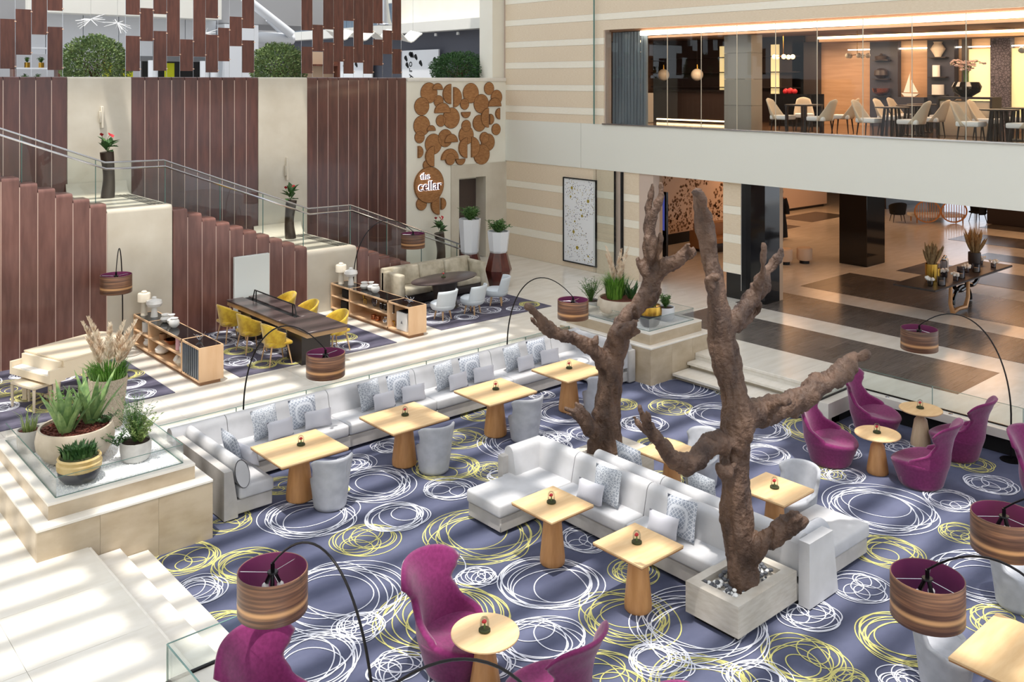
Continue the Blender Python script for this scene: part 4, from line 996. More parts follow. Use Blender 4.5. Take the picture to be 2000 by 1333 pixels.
for i, (x, y, rz, lab) in enumerate(PCH):
    o = pc if i == 0 else copy_tree(pc)
    o.location = (x,y,CZ); o.rotation_euler = (0,0,rz); o['label'] = lab
tc_ = wing_chair('tub_chair', '', 'chair', .75, .40, .215, .265, [0,.25,.45,.7,1], [128,118,82,78,84], [.265,.272,.277,.283,.292], .04, 'tub_fabric', .065, 'grey tub chairs', .7)
TCH = [(6.74,11.56,-.12,'first light grey tub chair from the left in front of the row tables'),(8.55,11.56,-.12,'second light grey tub chair from the left in front of the row tables'),(10.42,11.56,-.12,'third light grey tub chair from the left in front of the row tables'),(12.22,11.6,-.1,'light grey tub chair partly hidden by the back tree trunk'),
 (11.22,8.55,PI/2,'light grey tub chair behind the lower left tree branch'),(11.2,6.95,PI/2,'light grey tub chair beside the square table right of the trunk'),(11.35,4.2,PI,'light grey tub chair at the right edge under the wood lamp shade'),(9.3,4.12,PI,'light grey tub chair at the bottom right table')]
for i, (x, y, rz, lab) in enumerate(TCH):
    o = tc_ if i == 0 else copy_tree(tc_)
    o.location = (x,y,CZ); o.rotation_euler = (0,0,rz); o['label'] = lab

# ================================================================ arc lamps
def arc_lamp(label, bx_, by_, sx, sy, z0, top=1.70, peak=2.12):
    t = thing('arc_lamp', label, 'lamp', (bx_,by_,z0), 0, 'arc floor lamps with wood veneer shades')
    dx, dy = sx-bx_, sy-by_
    part('base', MB().lathe([(.16,0),(.16,.012),(.02,.02)], 24), 'dark_metal', t)
    k = (peak-top)
    pts = [(0,0,.01)]+[tuple(p) for p in bez((0,0,.6),(-.02*dx,-.02*dy,1.75),(.42*dx,.42*dy,peak+.48),(dx,dy,top+.05),26)]
    n = len(pts); part('arc_rod', MB().tube(pts, [lerp(.014,.009,i/(n-1)) for i in range(n)], 8), 'dark_metal', t)
    sh = obj('lamp_shade', SHADE, t, (dx,dy,top)); obj('shade_lining', LINING, sh)
    obj('shade_spider', SPIDER, sh); obj('socket', SOCKET, sh)
    obj('bulb', BULB, sh)
r0 = .3
SHADE = MB().lathe([(r0,-.36),(r0+.003,-.355),(r0+.003,-.005),(r0,0),(r0-.006,0),(r0-.006,-.36),(r0,-.36)], 48, caps=False).mesh('lamp_shade','veneer_shade')
LINING = MB().lathe([(r0-.007,-.358),(r0-.009,-.355),(r0-.009,-.004),(r0-.007,-.002)], 48, caps=False).mesh('shade_lining','purple_lining')
m = MB()
for k in range(3): a = k*2*PI/3+.3; m.tube([(0,0,-.03),((r0-.01)*math.cos(a),(r0-.01)*math.sin(a),-.03)], .003, 4)
SPIDER = m.mesh('shade_spider','steel')
m = MB().cyl((0,0,-.05),(0,0,.05),.018).lathe([(.045,-.035),(.05,-.03),(.045,-.02)], 14)
for k in range(3): a = k*2*PI/3; m.cyl((.02*math.cos(a),.02*math.sin(a),-.04),(.06*math.cos(a),.06*math.sin(a),-.13),.017,.02,8)
SOCKET = m.mesh('socket','dark_metal')
m = MB()
for k in range(3): a = k*2*PI/3; m.ball((.075*math.cos(a),.075*math.sin(a),-.165), .032, 10, 6)
BULB = m.mesh('bulb','ceramic_white')
arc_lamp('arc lamp with wood shade over the marble block behind the left sideboard', 6.70, 19.86, 6.40, 19.35, 0, 1.70, 2.3)
arc_lamp('arc lamp with wood shade near the cellar sofa, in front of the stair glass', 12.2, 19.8, 13.8, 19.55, 0)
arc_lamp('arc lamp with wood shade hanging over the long sofa left part', 6.62, 14.05, 7.5, 13.0, CZ)
arc_lamp('arc lamp with wood shade hanging before the right stone planter', 12.2, 14.05, 12.95, 12.95, CZ)
arc_lamp('arc lamp with wood shade standing behind the purple chairs by the right glass rail', 15.62, 5.88, 15.95, 7.5, CZ)
arc_lamp('arc lamp with large wood shade in the left foreground', 4.05, 6.25, 3.83, 7.55, CZ)
arc_lamp('arc lamp with large wood shade at the lower right', 7.84, 2.25, 8.04, 3.71, CZ)
arc_lamp('arc lamp with wood shade cut by the right edge of the picture', 9.56, 2.25, 9.76, 3.74, CZ)
arc_lamp('arc lamp of which only the black arc shows at the bottom edge', 4.55, 4.5, 3.3, 5.35, CZ)
# ================================================================ tree planters and trees
def tree_box(label, x0, x1, y0, y1, z1, hx0, hx1, hy0, hy1, seed):
    t = thing('tree_planter', label, 'planter')
    part('plinth', MB().box(x0+.07,x1-.07,y0+.07,y1-.07,CZ,CZ+.08), 'black_matte', t)
    b_ = MB().box(x0,x1,y0,hy0,CZ+.07,z1).box(x0,x1,hy1,y1,CZ+.07,z1).box(x0,hx0,hy0,hy1,CZ+.07,z1).box(hx1,x1,hy0,hy1,CZ+.07,z1).box(hx0,hx1,hy0,hy1,CZ+.07,z1-.07)
    part('box', b_, 'limestone_pale', t)
    rnd = random.Random(seed); me = []
    for q in range(3):
        p_ = MB(); p_.ball((0,0,0), 1, 8, 5, .75); me.append(p_.mesh('pebble','pebble_white'))
    md = MB().ball((0,0,0),1,8,5,.75).mesh('pebble','pebble_dark')
    for i in range(170):
        x, y = rnd.uniform(hx0+.03,hx1-.03), rnd.uniform(hy0+.03,hy1-.03); r = rnd.uniform(.016,.034)
        obj('pebble', me[i % 3] if rnd.random() < .62 else md, t, (x,y,z1-.07+r*.6+rnd.uniform(0,.045)), (0,0,rnd.uniform(0,3)), (r,r*rnd.uniform(.7,1),r))
tree_box('low stone planter box holding the front tree', 8.32, 9.44, 5.85, 6.55, .02, 8.45, 9.32, 5.98, 6.44, 1)
tree_box('low stone planter box holding the back tree', 9.95, 10.95, 9.22, 10.0, .02, 10.1, 10.72, 9.42, 9.85, 2)
T2B = [[(8.838,6.148,-0.086,0.186),(8.82,6.163,0.172,0.181),(8.807,6.201,0.534,0.177),(8.819,6.231,0.807,0.192),(8.811,6.238,1.095,0.167),(8.794,6.226,1.448,0.157),(8.79,6.19,1.718,0.181),(8.785,6.22,2.026,0.167),(8.75,6.291,2.332,0.157),(8.707,6.329,2.648,0.147),(8.69,6.344,2.879,0.152),(8.655,6.375,3.166,0.122),(8.645,6.423,3.448,0.107),(8.622,6.47,3.733,0.102),(8.583,6.504,3.964,0.092),(8.548,6.535,4.166,0.076),(8.531,6.55,4.322,0.056)],[(8.592,6.497,3.964,0.066),(8.519,6.428,4.123,0.05),(8.395,6.403,4.307,0.045),(8.327,6.463,4.358,0.035)],[(8.72,6.318,2.821,0.122),(8.956,6.244,2.998,0.097),(9.15,6.206,3.149,0.093),(9.282,6.158,3.315,0.083),(9.392,6.128,3.452,0.068),(9.498,6.101,3.561,0.052),(9.515,6.085,3.632,0.042)],[(9.129,6.158,3.19,0.062),(9.079,6.07,3.415,0.051),(9.04,6.037,3.598,0.041),(9.048,6.03,3.73,0.035)],[(9.086,6.196,3.073,0.067),(9.215,6.216,2.991,0.062),(9.149,6.274,2.873,0.062),(8.954,6.312,2.781,0.062)],[(8.614,6.344,3.063,0.071),(8.521,6.359,3.246,0.055),(8.467,6.34,3.4,0.05),(8.531,6.284,3.428,0.04)],[(8.769,6.209,1.506,0.131),(8.449,6.223,1.618,0.119),(8.209,6.234,1.61,0.117),(7.997,6.221,1.522,0.115),(7.815,6.247,1.563,0.1),(7.647,6.261,1.727,0.085),(7.485,6.27,1.904,0.07),(7.383,6.293,2.049,0.056),(7.298,6.302,2.193,0.037),(7.282,6.316,2.267,0.028)],[(7.556,6.275,1.832,0.056),(7.444,6.373,1.959,0.042),(7.364,6.443,2.065,0.028),(7.348,6.457,2.119,0.019)],[(7.442,6.282,1.97,0.042),(7.322,6.214,2.138,0.037),(7.252,6.209,2.245,0.032)],[(8.807,6.175,1.832,0.151),(9.087,6.129,1.836,0.153),(9.327,6.052,1.848,0.144),(9.569,5.972,1.884,0.141),(9.793,5.909,1.951,0.131),(9.996,5.863,2.038,0.122),(10.224,5.796,2.139,0.102),(10.385,5.722,2.234,0.086),(10.533,5.658,2.298,0.07),(10.57,5.626,2.317,0.054)],[(9.793,5.842,1.956,0.073),(10.041,5.758,2.054,0.074),(10.269,5.69,2.143,0.069),(10.328,5.639,2.179,0.043)],[(9.131,6.024,1.848,0.081),(9.13,5.891,1.987,0.076),(9.151,5.807,2.021,0.05)],[(9.525,6.011,1.795,0.073),(9.658,5.96,1.742,0.068),(9.766,5.932,1.76,0.047)],[(8.838,6.148,0.286,0.171),(8.915,5.947,0.468,0.125),(8.999,5.807,0.588,0.114),(9.061,5.686,0.686,0.089),(9.133,5.623,0.742,0.059),(9.175,5.586,0.764,0.04)],[(8.958,5.91,0.536,0.08),(9.051,5.827,0.683,0.065),(9.149,5.741,0.774,0.05),(9.196,5.7,0.796,0.04)],[(8.998,5.742,0.663,0.059),(9.038,5.64,0.788,0.049),(9.088,5.596,0.833,0.039)],[(8.638,6.19,1.358,0.1),(8.512,6.167,1.287,0.069),(8.429,6.174,1.38,0.039)]]
T1B = [[(10.403,9.631,-0.179,0.204),(10.403,9.631,0.169,0.197),(10.38,9.651,0.4,0.211),(10.38,9.651,0.709,0.184),(10.414,9.62,1.018,0.177),(10.449,9.59,1.328,0.177),(10.496,9.549,1.637,0.17),(10.568,9.552,1.855,0.15),(10.687,9.514,2.013,0.137),(10.854,9.434,2.172,0.137),(10.998,9.374,2.348,0.145),(11.033,9.343,2.56,0.138),(11.033,9.343,2.795,0.124),(11.022,9.354,3.069,0.103),(11.022,9.354,3.304,0.076),(11.051,9.328,3.539,0.062),(11.128,9.261,3.735,0.055),(11.151,9.24,3.931,0.048),(11.139,9.25,4.009,0.041)],[(11.048,9.397,3.06,0.083),(11.063,9.45,3.288,0.056),(11.119,9.468,3.597,0.056),(11.149,9.441,3.834,0.056),(11.161,9.431,3.977,0.035)],[(11.018,9.29,2.766,0.082),(11.026,9.216,3.009,0.068),(11.011,9.164,3.212,0.055),(11.022,9.153,3.282,0.034)],[(11.033,9.343,2.521,0.124),(11.073,9.175,2.713,0.116),(11.111,9.009,2.842,0.116),(11.136,8.854,2.953,0.088),(11.165,8.762,3.055,0.067),(11.137,8.72,3.163,0.047)],[(11.13,8.926,2.898,0.081),(11.223,8.778,2.938,0.054),(11.286,8.722,2.999,0.041),(11.275,8.733,3.084,0.027)],[(10.974,9.395,2.677,0.097),(10.904,9.457,2.787,0.062),(10.88,9.478,2.865,0.041)],[(10.88,9.478,2.144,0.097),(10.944,9.288,2.231,0.075),(10.949,9.152,2.371,0.054),(10.984,9.121,2.44,0.041)],[(10.391,9.641,1.25,0.15),(10.237,9.643,1.435,0.115),(10.072,9.655,1.586,0.107),(9.91,9.73,1.722,0.114),(9.703,9.779,1.81,0.093),(9.532,9.862,1.884,0.092),(9.339,9.898,2.016,0.085),(9.227,9.931,2.177,0.072),(9.126,9.953,2.293,0.059),(9.07,10.001,2.338,0.046)],[(9.459,9.927,1.937,0.066),(9.346,10.026,1.989,0.053),(9.261,10.1,2.094,0.04),(9.239,10.12,2.124,0.026)],[(10.026,9.695,1.617,0.08),(10.047,9.61,1.722,0.073),(10.076,9.585,1.783,0.047)],[(10.458,9.515,1.712,0.149),(10.419,9.417,1.847,0.128),(10.473,9.303,1.921,0.094),(10.504,9.21,1.995,0.067),(10.538,9.18,2.056,0.047)],[(10.464,9.377,1.793,0.094),(10.53,9.253,1.845,0.06),(10.587,9.203,1.86,0.034)],[(10.368,9.661,0.153,0.177),(10.148,9.654,0.318,0.121),(9.979,9.67,0.477,0.107),(9.863,9.705,0.602,0.08),(9.759,9.729,0.71,0.06),(9.703,9.779,0.755,0.046),(9.657,9.819,0.771,0.033)],[(9.99,9.66,0.493,0.073),(9.909,9.665,0.677,0.06),(9.863,9.705,0.753,0.047),(9.818,9.745,0.813,0.033)],[(9.897,9.675,0.572,0.067),(9.819,9.81,0.629,0.053),(9.739,9.88,0.66,0.033)],[(10.156,9.714,0.161,0.101),(10.127,9.739,0.015,0.081),(10.134,9.799,-0.159,0.081)]]

def catmull(pts, k=5):
    out = []; n = len(pts)
    for i in range(n-1):
        p0, p1, p2, p3 = pts[max(i-1,0)], pts[i], pts[i+1], pts[min(i+2,n-1)]
        for j in range(k):
            t = j/k
            out.append([.5*(2*p1[c]+(p2[c]-p0[c])*t+(2*p0[c]-5*p1[c]+4*p2[c]-p3[c])*t*t+(3*p1[c]-p0[c]-3*p2[c]+p3[c])*t**3) for c in range(4)])
    out.append(list(pts[-1])); return out
def tree(label, branches, seed):
    mb = MB()
    for b_ in branches:
        c = catmull(b_); pts = [q[:3] for q in c]; rs = [max(q[3],.02) for q in c]
        mb.tube(pts, rs, 12)
        mb.ball(pts[-1], rs[-1]*1.0, 10, 7); mb.ball(pts[0], rs[0]*1.0, 10, 7)
    rnd = random.Random(seed)
    for b_ in branches[:1]+branches[6:10]:
        c = catmull(b_)
        for i in range(5):
            q = rnd.choice(c[6:-4]); a = rnd.uniform(0,6.28); mb.ball((q[0]+math.cos(a)*q[3]*.7,q[1]+math.sin(a)*q[3]*.7,q[2]), q[3]*rnd.uniform(.3,.5), 8, 6)
    o = obj('driftwood_tree', mb.mesh('driftwood_tree','driftwood'))
    rm = o.modifiers.new('r','REMESH'); rm.mode = 'VOXEL'; rm.voxel_size = .02; rm.use_smooth_shade = True
    sm = o.modifiers.new('s','SMOOTH'); sm.iterations = 3; sm.factor = .6
    dg = bpy.context.evaluated_depsgraph_get(); me = bpy.data.meshes.new_from_object(o.evaluated_get(dg))
    co = [0.]*(3*len(me.vertices)); me.vertices.foreach_get('co', co); no = [0.]*(3*len(me.vertices)); me.vertices.foreach_get('normal', no)
    for i in range(len(me.vertices)):
        x, y, z = co[3*i:3*i+3]
        h = .042*mnoise.noise(Vector((x*5.5,y*5.5,z*2.6+seed)))+.030*(abs(mnoise.noise(Vector((x*11,y*11,z*3.6))))-.25)+.016*mnoise.noise(Vector((x*26,y*26,z*8)))+.012*abs(mnoise.noise(Vector((x*45,y*45,z*12))))
        gr = mnoise.noise(Vector((x*9+3,y*9,z*1.6)))
        if gr > .18: h -= (gr-.18)*.14
        for k in range(3): co[3*i+k] += no[3*i+k]*h
    me.vertices.foreach_set('co', co); me.update()
    o.modifiers.clear(); o.data = me; me.materials.clear(); me.materials.append(MATS['driftwood'])
    me.polygons.foreach_set('use_smooth', [True]*len(me.polygons))
    tag(o, label, 'tree')
tree('bare gnarled driftwood tree in front with a long right branch', T2B, 1)
tree('bare gnarled driftwood tree behind, with hand-like left branch', T1B, 2)
# ================================================================ sideboards with shelves
def sideboard(label, x0, x1, y0, y1, h, kind):
    t = thing('sideboard', label, 'sideboard')
    part('plinth', MB().box(x0+.05,x1-.04,y0+.05,y1-.05,0,.07), 'oak_dark', t)
    yd = y0+.82; k = .022
    part('body_end', MB().box(x0,x1,y0,y0+k,.07,h), 'oak_case', t); part('body_end', MB().box(x0,x1,y1-k,y1,.07,h), 'oak_case', t)
    part('divider', MB().box(x0,x1,yd-.02,yd+.02,.07,h), 'oak_case', t); part('divider', MB().box(x0,x1,y1-.85,y1-.83,.07,h), 'oak_case', t)
    part('bottom_board', MB().box(x0,x1,y0+k,y1-k,.07,.10), 'oak_case', t); part('shelf', MB().box(x0,x1,yd+.02,y1-k,.365,.385), 'oak_case', t)
    part('back_board', MB().box(x1-.02,x1,y0+k,y1-k,.10,h-.03), 'oak_case', t)
    part('frame_rail', MB().box(x0,x0+.02,y0+k,y1-k,h-.035,h), 'oak_case', t); part('frame_rail', MB().box(x1-.02,x1,y0+k,y1-k,h-.035,h), 'oak_case', t)
    part('black_top', MB().box(x0+.02,x1-.02,y0+k,yd-.02,h-.03,h-.004), 'black_gloss', t); part('black_top', MB().box(x0+.02,x1-.02,yd+.02,y1-k,h-.03,h-.004), 'black_gloss', t)
    if kind == 'slats':
        part('vent_back', MB().box(x0+.04,x0+.05,y0+k,yd-.02,.10,h-.035), 'black_matte', t)
        n = 8; w = (yd-.02-y0-k)/n
        for i in range(n): part('slat', MB().box(x0+.005,x0+.03,y0+k+i*w+.02,y0+k+(i+1)*w-.02,.11,h-.04), 'steel_blue', t)
    return t
sideboard('oak sideboard with slatted vent door near the piano', 6.95, 7.42, 16.58, 19.95, .70, 'slats')
sideboard('oak sideboard with open compartment near the oval table', 11.65, 12.12, 16.66, 19.95, .68, 'open')
def urn(name, label, loc, prof, m, group=None, n=24):
    return solo(name, MB().lathe(prof, n), m, label, name.split('_')[-1], loc, 0, group)
MUSH = [(.075,0),(.055,.16),(.05,.2),(.13,.22),(.165,.28),(.15,.34),(.06,.37),(.035,.385),(.05,.40),(.03,.42),(.001,.42)]
BARREL = [(.07,0),(.06,.26),(.06,.28),(.13,.29),(.13,.44),(.12,.46),(.05,.47),(.06,.49),(.04,.51),(.001,.51)]
V1 = [(.05,0),(.09,.03),(.105,.07),(.085,.11),(.06,.125),(.085,.15),(.08,.165),(.055,.165)]
V2 = [(.05,0),(.085,.04),(.09,.09),(.05,.14),(.045,.16),(.07,.2),(.06,.205)]
V3 = [(.05,0),(.1,.05),(.105,.1),(.085,.15),(.06,.165),(.08,.185),(.07,.19)]
for n_, x, zz in (('left',7.17,.697),('right',11.88,.677)):
    urn('ceramic_vase', f'cream barrel-topped ceramic vase on the {"piano-side" if n_=="left" else "cellar-side"} sideboard', (x-.08,19.72,zz), BARREL, 'ceramic_cream')
    urn('ceramic_vase', f'white mushroom-shaped ceramic vase on the {"piano-side" if n_=="left" else "cellar-side"} sideboard', (x+.03,19.45,zz), MUSH, 'ceramic_white')
    nm = "piano-side" if n_ == "left" else "cellar-side"
    urn('ceramic_jar', f'squat grey-white jar, farthest of three on the {nm} sideboard', (x+.04,18.86,zz), V1, 'ceramic_white')
    urn('ceramic_jar', f'narrow-waisted jar, middle of three on the {nm} sideboard', (x+.07,18.62,zz), V2, 'ceramic_white')
    urn('ceramic_jar', f'round jar, nearest of three on the {nm} sideboard', (x+.02,18.36,zz), V3, 'ceramic_white')
urn('shelf_canister', 'white canister on the upper shelf at the far end of the piano-side sideboard', (7.1,19.6,.386), [(.09,0),(.09,.2),(.08,.205),(.001,.205)], 'ceramic_white')
urn('shelf_vase', 'white bowl vase on the bottom shelf at the far end of the piano-side sideboard', (7.1,19.5,.101), V1, 'ceramic_white')
urn('shelf_cup', 'brown wooden cup on the upper shelf of the piano-side sideboard', (7.12,18.75,.386), [(.07,0),(.075,.12),(.065,.12),(.06,.02),(.001,.02)], 'oak_dark')
urn('shelf_bowl', 'dark copper bowl on the upper shelf of the piano-side sideboard', (7.12,18.3,.386), [(.05,0),(.13,.07),(.15,.1),(.14,.1),(.11,.06),(.001,.02)], 'copper')
urn('shelf_vase', 'pink cylinder vase on the upper shelf of the piano-side sideboard', (7.08,17.85,.386), [(.06,0),(.06,.24),(.05,.24),(.05,.03),(.001,.03)], 'ceramic_pink')
urn('shelf_vase', 'white mug-like vase on the upper shelf beside the pink vase', (7.08,17.62,.386), [(.07,0),(.075,.1),(.055,.14),(.07,.19),(.06,.19),(.001,.15)], 'ceramic_white')
urn('shelf_vase', 'white pebble-shaped vase on the bottom shelf of the piano-side sideboard', (7.1,18.75,.101), [(.06,0),(.13,.05),(.14,.11),(.08,.18),(.03,.2),(.02,.2),(.001,.19)], 'ceramic_white')
urn('shelf_bottle', 'white bottle with a thin neck on the bottom shelf of the piano-side sideboard', (7.1,17.95,.101), [(.06,0),(.09,.06),(.06,.12),(.015,.17),(.014,.24),(.001,.24)], 'ceramic_white')
urn('shelf_bottle', 'white round bottle beside the thin-necked one on the bottom shelf', (7.08,17.75,.101), [(.06,0),(.1,.07),(.07,.13),(.02,.16),(.02,.21),(.001,.21)], 'ceramic_cream')
urn('shelf_jar', 'yellowish jar at the near end of the bottom shelf of the piano-side sideboard', (7.06,17.5,.101), [(.07,0),(.07,.18),(.05,.2),(.001,.2)], 'ceramic_cream')
for i, (y, k) in enumerate([(18.25,'plate'),(17.95,'beaker'),(17.78,'beaker'),(17.62,'lantern'),(17.5,'lantern')]):
    if k == 'plate':
        t = thing('glass_disc', 'round glass disc ornament on the cellar-side sideboard shelf', 'ornament', (11.8,y,.386)); part('disc', MB().extr([(.1*math.cos(2*PI*q/20),.12+.11*math.sin(2*PI*q/20)) for q in range(20)], lambda p: (-.015,p[0],p[1]), lambda p: (.015,p[0],p[1])), 'glass_smoke', t); part('rim', MB().tube([(0,.1*math.cos(2*PI*q/20),.12+.11*math.sin(2*PI*q/20)) for q in range(20)], .008, 5, closed=True), 'chrome', t)
    else:
        lab = f'{"farther" if i in (1,3) else "nearer"} {"clear glass beaker" if k=="beaker" else "tall chrome-framed lantern"} on the cellar-side sideboard shelf'
        t = thing('glass_'+k, lab, k, (11.8,y,.386)); h = .15 if k == 'beaker' else .21
        part('glass', MB().lathe([(.05,0),(.05,h),(.045,h),(.045,.01)], 14), 'glass_smoke', t); part('rim', MB().lathe([(.052,h-.01),(.054,h-.005),(.052,h)], 14).lathe([(.055,0),(.055,.015),(.05,.016)], 14), 'chrome', t)
for y, z, lab in [(18.62,.386,'brass figurine on the upper shelf of the cellar-side sideboard'),(17.45,.101,'brass figurine on the bottom shelf of the cellar-side sideboard')]:
    t = thing('brass_figurine', lab, 'figurine', (11.78,y,z)); part('body', MB().tube([(0,-.04,.12),(0,0,.11),(0,.05,.13),(0,.06,.18)], [.02,.022,.018,.012], 8).ball((0,.07,.19), .022, 8, 6), 'gold', t); part('legs', MB().tube([(0,-.04,.12),(0,-.05,0)], .009, 6).tube([(0,.04,.12),(0,.03,0)], .009, 6), 'gold', t)
urn('copper_pot', 'small copper pot, farther of two on the bottom shelf', (11.8,18.28,.101), [(.06,0),(.07,.08),(.06,.1),(.001,.1)], 'copper'); urn('copper_pot', 'small copper pot, nearer of two on the bottom shelf', (11.8,18.1,.101), [(.06,0),(.07,.08),(.06,.1),(.001,.1)], 'copper')
urn('silver_jar', 'silver jar on the bottom shelf of the cellar-side sideboard', (11.8,17.75,.101), [(.07,0),(.09,.05),(.08,.11),(.05,.13),(.05,.16),(.001,.16)], 'chrome')
for y, z, lab in [(19.45,.386,'black box on the upper far shelf of the cellar-side sideboard'),(19.5,.101,'black box on the lower far shelf of the cellar-side sideboard')]: solo('storage_box', MB().rbox(-.12,.12,-.14,.14,0,.2,.01,1), 'black_matte', lab, 'box', (11.86,y,z))
t = thing('storage_bin', 'white square bin with dark lid in the near end of the cellar-side sideboard', 'bin', (11.86,17.0,.101)); part('bin', MB().rbox(-.17,.16,-.2,.2,0,.40,.012,1), 'ceramic_white', t); part('lid_pad', MB().rbox(-.14,.13,-.14,.17,.40,.415,.005,1), 'black_matte', t); part('emblem', MB().add([(-.173,-.05,.16),(-.173,.03,.16),(-.173,-.01,.23)], [(0,1,2)]), 'steel', t)
for n_, x, y, zz in (('piano-side',7.18,17.1,.697),('cellar-side',11.9,17.0,.677)):
    t = thing('wire_sculpture', f'clear wire sculpture on the near end of the {n_} sideboard', 'sculpture', (x,y,zz)); rnd = random.Random(int(x*7))
    for i in range(6):
        a = i*1.05; part('wire', MB().tube([(0,0,.0),(.06*math.cos(a),.06*math.sin(a),.07),(.1*math.cos(a+.6),.14*math.sin(a+.6),.05+.12*rnd.random())], .005, 5), 'chrome', t)

# ================================================================ long work table and yellow chairs
t = thing('work_table', 'long dark work table with a black gallery rail and yellow chairs', 'table', (9.31,17.85,0))
part('table_top', MB().rbox(-.45,.45,-1.8,-.62,.72,.76,.006,1), 'dark_wood_top', t); part('table_top', MB().rbox(-.45,-.07,-.6,1.8,.72,.76,.006,1), 'dark_wood_top', t); part('table_top', MB().rbox(.07,.45,-.6,1.8,.72,.76,.006,1), 'dark_wood_top', t)
part('cable_tray', MB().box(-.07,.07,-.6,1.8,.70,.735), 'black_matte', t); part('edge_panel', MB().box(-.44,.44,-1.78,1.78,.64,.72), 'table_edge_oak', t)
part('pedestal', MB().box(-.32,.32,-1.35,-.75,0,.66), 'dark_wood_base', t); part('pedestal', MB().box(-.32,.32,.9,1.5,0,.66), 'dark_wood_base', t)
part('gallery_rail', MB().tube([(0,-.55,.74),(0,-.45,.98),(0,1.35,.98),(0,1.45,.74)], .014, 8).tube([(0,-.38,.74),(0,-.38,.98)], .014, 8).tube([(0,1.28,.74),(0,1.28,.98)], .014, 8), 'black_matte', t)
def bucket_chair(name, label, group, m, ml, H_=.80, seat=.46, r=.27, arms=.62, rmul=1.):
    t = thing(name, label, 'chair', (0,0,0), 0, group)
    part('seat', MB().rbox(-.24,.24,-.22,.27,seat-.07,seat,.03,3), m, t)
    outer, inner = [], []; R, Cn = 8, 21
    for i in range(R):
        tt = i/(R-1); ro, ri = [], []
        for j in range(Cn):
            s = -1+2*j/(Cn-1); a = s*math.radians(118); top = arms+(H_-arms)*math.cos(s*PI/2)**1.2
            z = seat-.10+(top-seat+.10)*tt; rr_ = r*(.88+.16*tt); off = -.03*tt
            ro.append((rr_*math.sin(a), -rr_*math.cos(a)*1.0+.02+off, z)); q = rr_-.035; ri.append((q*math.sin(a), -q*math.cos(a)+.02+off, z))
        outer.append(ro); inner.append(ri)
    part('backrest', MB().shell(outer, inner), m, t, ang=3.)
    for sx_ in (-1,1):
        for sy_ in (-1,1): part('leg', MB().cyl((sx_*.17,sy_*.16+.02,seat-.06),(sx_*.23,sy_*.23+.02,0),.02,.011,8), ml, t)
    return t
yc = bucket_chair('bucket_chair', '', 'yellow velvet chairs at the work table', 'yellow_velvet', 'leg_oak')
for i, (x, y, rz, lab) in enumerate([(8.68,19.05,-PI/2,'yellow velvet chair farthest along the left side of the work table'),(8.66,18.05,-PI/2,'yellow velvet chair in the middle of the left side of the work table'),(8.66,16.95,-PI/2-.1,'yellow velvet chair nearest on the left side of the work table'),(9.98,19.15,PI/2,'yellow velvet chair farthest along the right side of the work table'),(9.98,18.15,PI/2,'yellow velvet chair in the middle of the right side of the work table'),(10.0,16.95,PI/2+.1,'yellow velvet chair nearest on the right side of the work table')]):
    o = yc if i == 0 else copy_tree(yc); o.location = (x,y,.012); o.rotation_euler = (0,0,rz); o['label'] = lab

# ================================================================ cream baby grand piano
t = thing('grand_piano', 'cream baby grand piano on the dark rug', 'piano', (5.15,17.7,.012), math.radians(18))
out_ = [(-.6,.56),(-.6,-.56)]+[tuple(p[:2]) for p in bez((-.15,-.56,0),(.3,-.56,0),(.3,-.28,0),(.62,-.26,0),8)]+[tuple(p[:2]) for p in bez((.75,-.25,0),(1.0,-.2,0),(1.0,.5,0),(.75,.56,0),6)]
part('case', MB().prism(out_, .50, .80), 'piano_cream', t)
part('lid', MB().prism([(x*1.015,y*1.02) for x,y in out_], .805, .83), 'piano_cream', t)
part('key_bed', MB().box(-.86,-.58,-.58,.58,.48,.60), 'piano_cream', t); part('cheek', MB().box(-.86,-.58,-.58,-.52,.6,.7), 'piano_cream', t); part('cheek', MB().box(-.86,-.58,.52,.58,.6,.7), 'piano_cream', t)
part('keys', MB().box(-.83,-.66,-.51,.51,.60,.615), 'ceramic_white', t); part('fall_board', MB().box(-.68,-.58,-.52,.52,.60,.8), 'piano_cream', t)
for x, y in ((-.66,-.46),(-.66,.46),(.7,.15)): part('leg', MB().tube([(x,y,.52),(x,y,.4),(x,y,.05),(x,y,0)], [.075,.07,.045,.06], 4), 'piano_cream', t, ang=.3)
part('pedal_lyre', MB().box(-.45,-.41,-.12,-.09,.08,.52).box(-.45,-.41,.09,.12,.08,.52).box(-.5,-.38,-.16,.16,.04,.09), 'piano_cream', t)
t = thing('piano_bench', 'cream piano bench tucked beside the piano', 'bench', (4.36,17.42,.012), math.radians(18))
part('seat', MB().rbox(-.18,.18,-.33,.33,.38,.44,.015,1), 'piano_cream', t)
for x in (-.15,.15):
    for y in (-.31,.31): part('leg', MB().cyl((x,y,.38),(x,y,0),.028,.02,6), 'piano_cream', t)

# ================================================================ cellar lounge
t = thing('patch_sofa', 'weathered cream leather sofa against the stair panels', 'sofa', (14.4,19.45,.012))
part('base', MB().rbox(-1.35,1.35,-.42,.38,.05,.26,.03,2), 'dark_wood_base', t)
for i in range(3):
    a = -1.2+i*.8; part('seat_cushion', cushion(a+.005,a+.795,-.46,.2,.26,.43,.05), 'patch_leather', t)
    part('back_cushion', MB().rbox(a+.005,a+.795,.0,.2,.0,.48,.06,3).xf(Matrix.Translation((0,.02,.42)) @ Matrix.Rotation(-.18,4,'X')), 'patch_leather', t)
part('arm', MB().rbox(-1.38,-1.2,-.44,.4,.1,.8,.05,3), 'patch_leather', t); part('arm', MB().rbox(1.2,1.38,-.44,.4,.1,.8,.05,3), 'patch_leather', t); part('back_frame', MB().rbox(-1.38,1.38,.24,.44,.1,.86,.04,2), 'patch_leather', t)
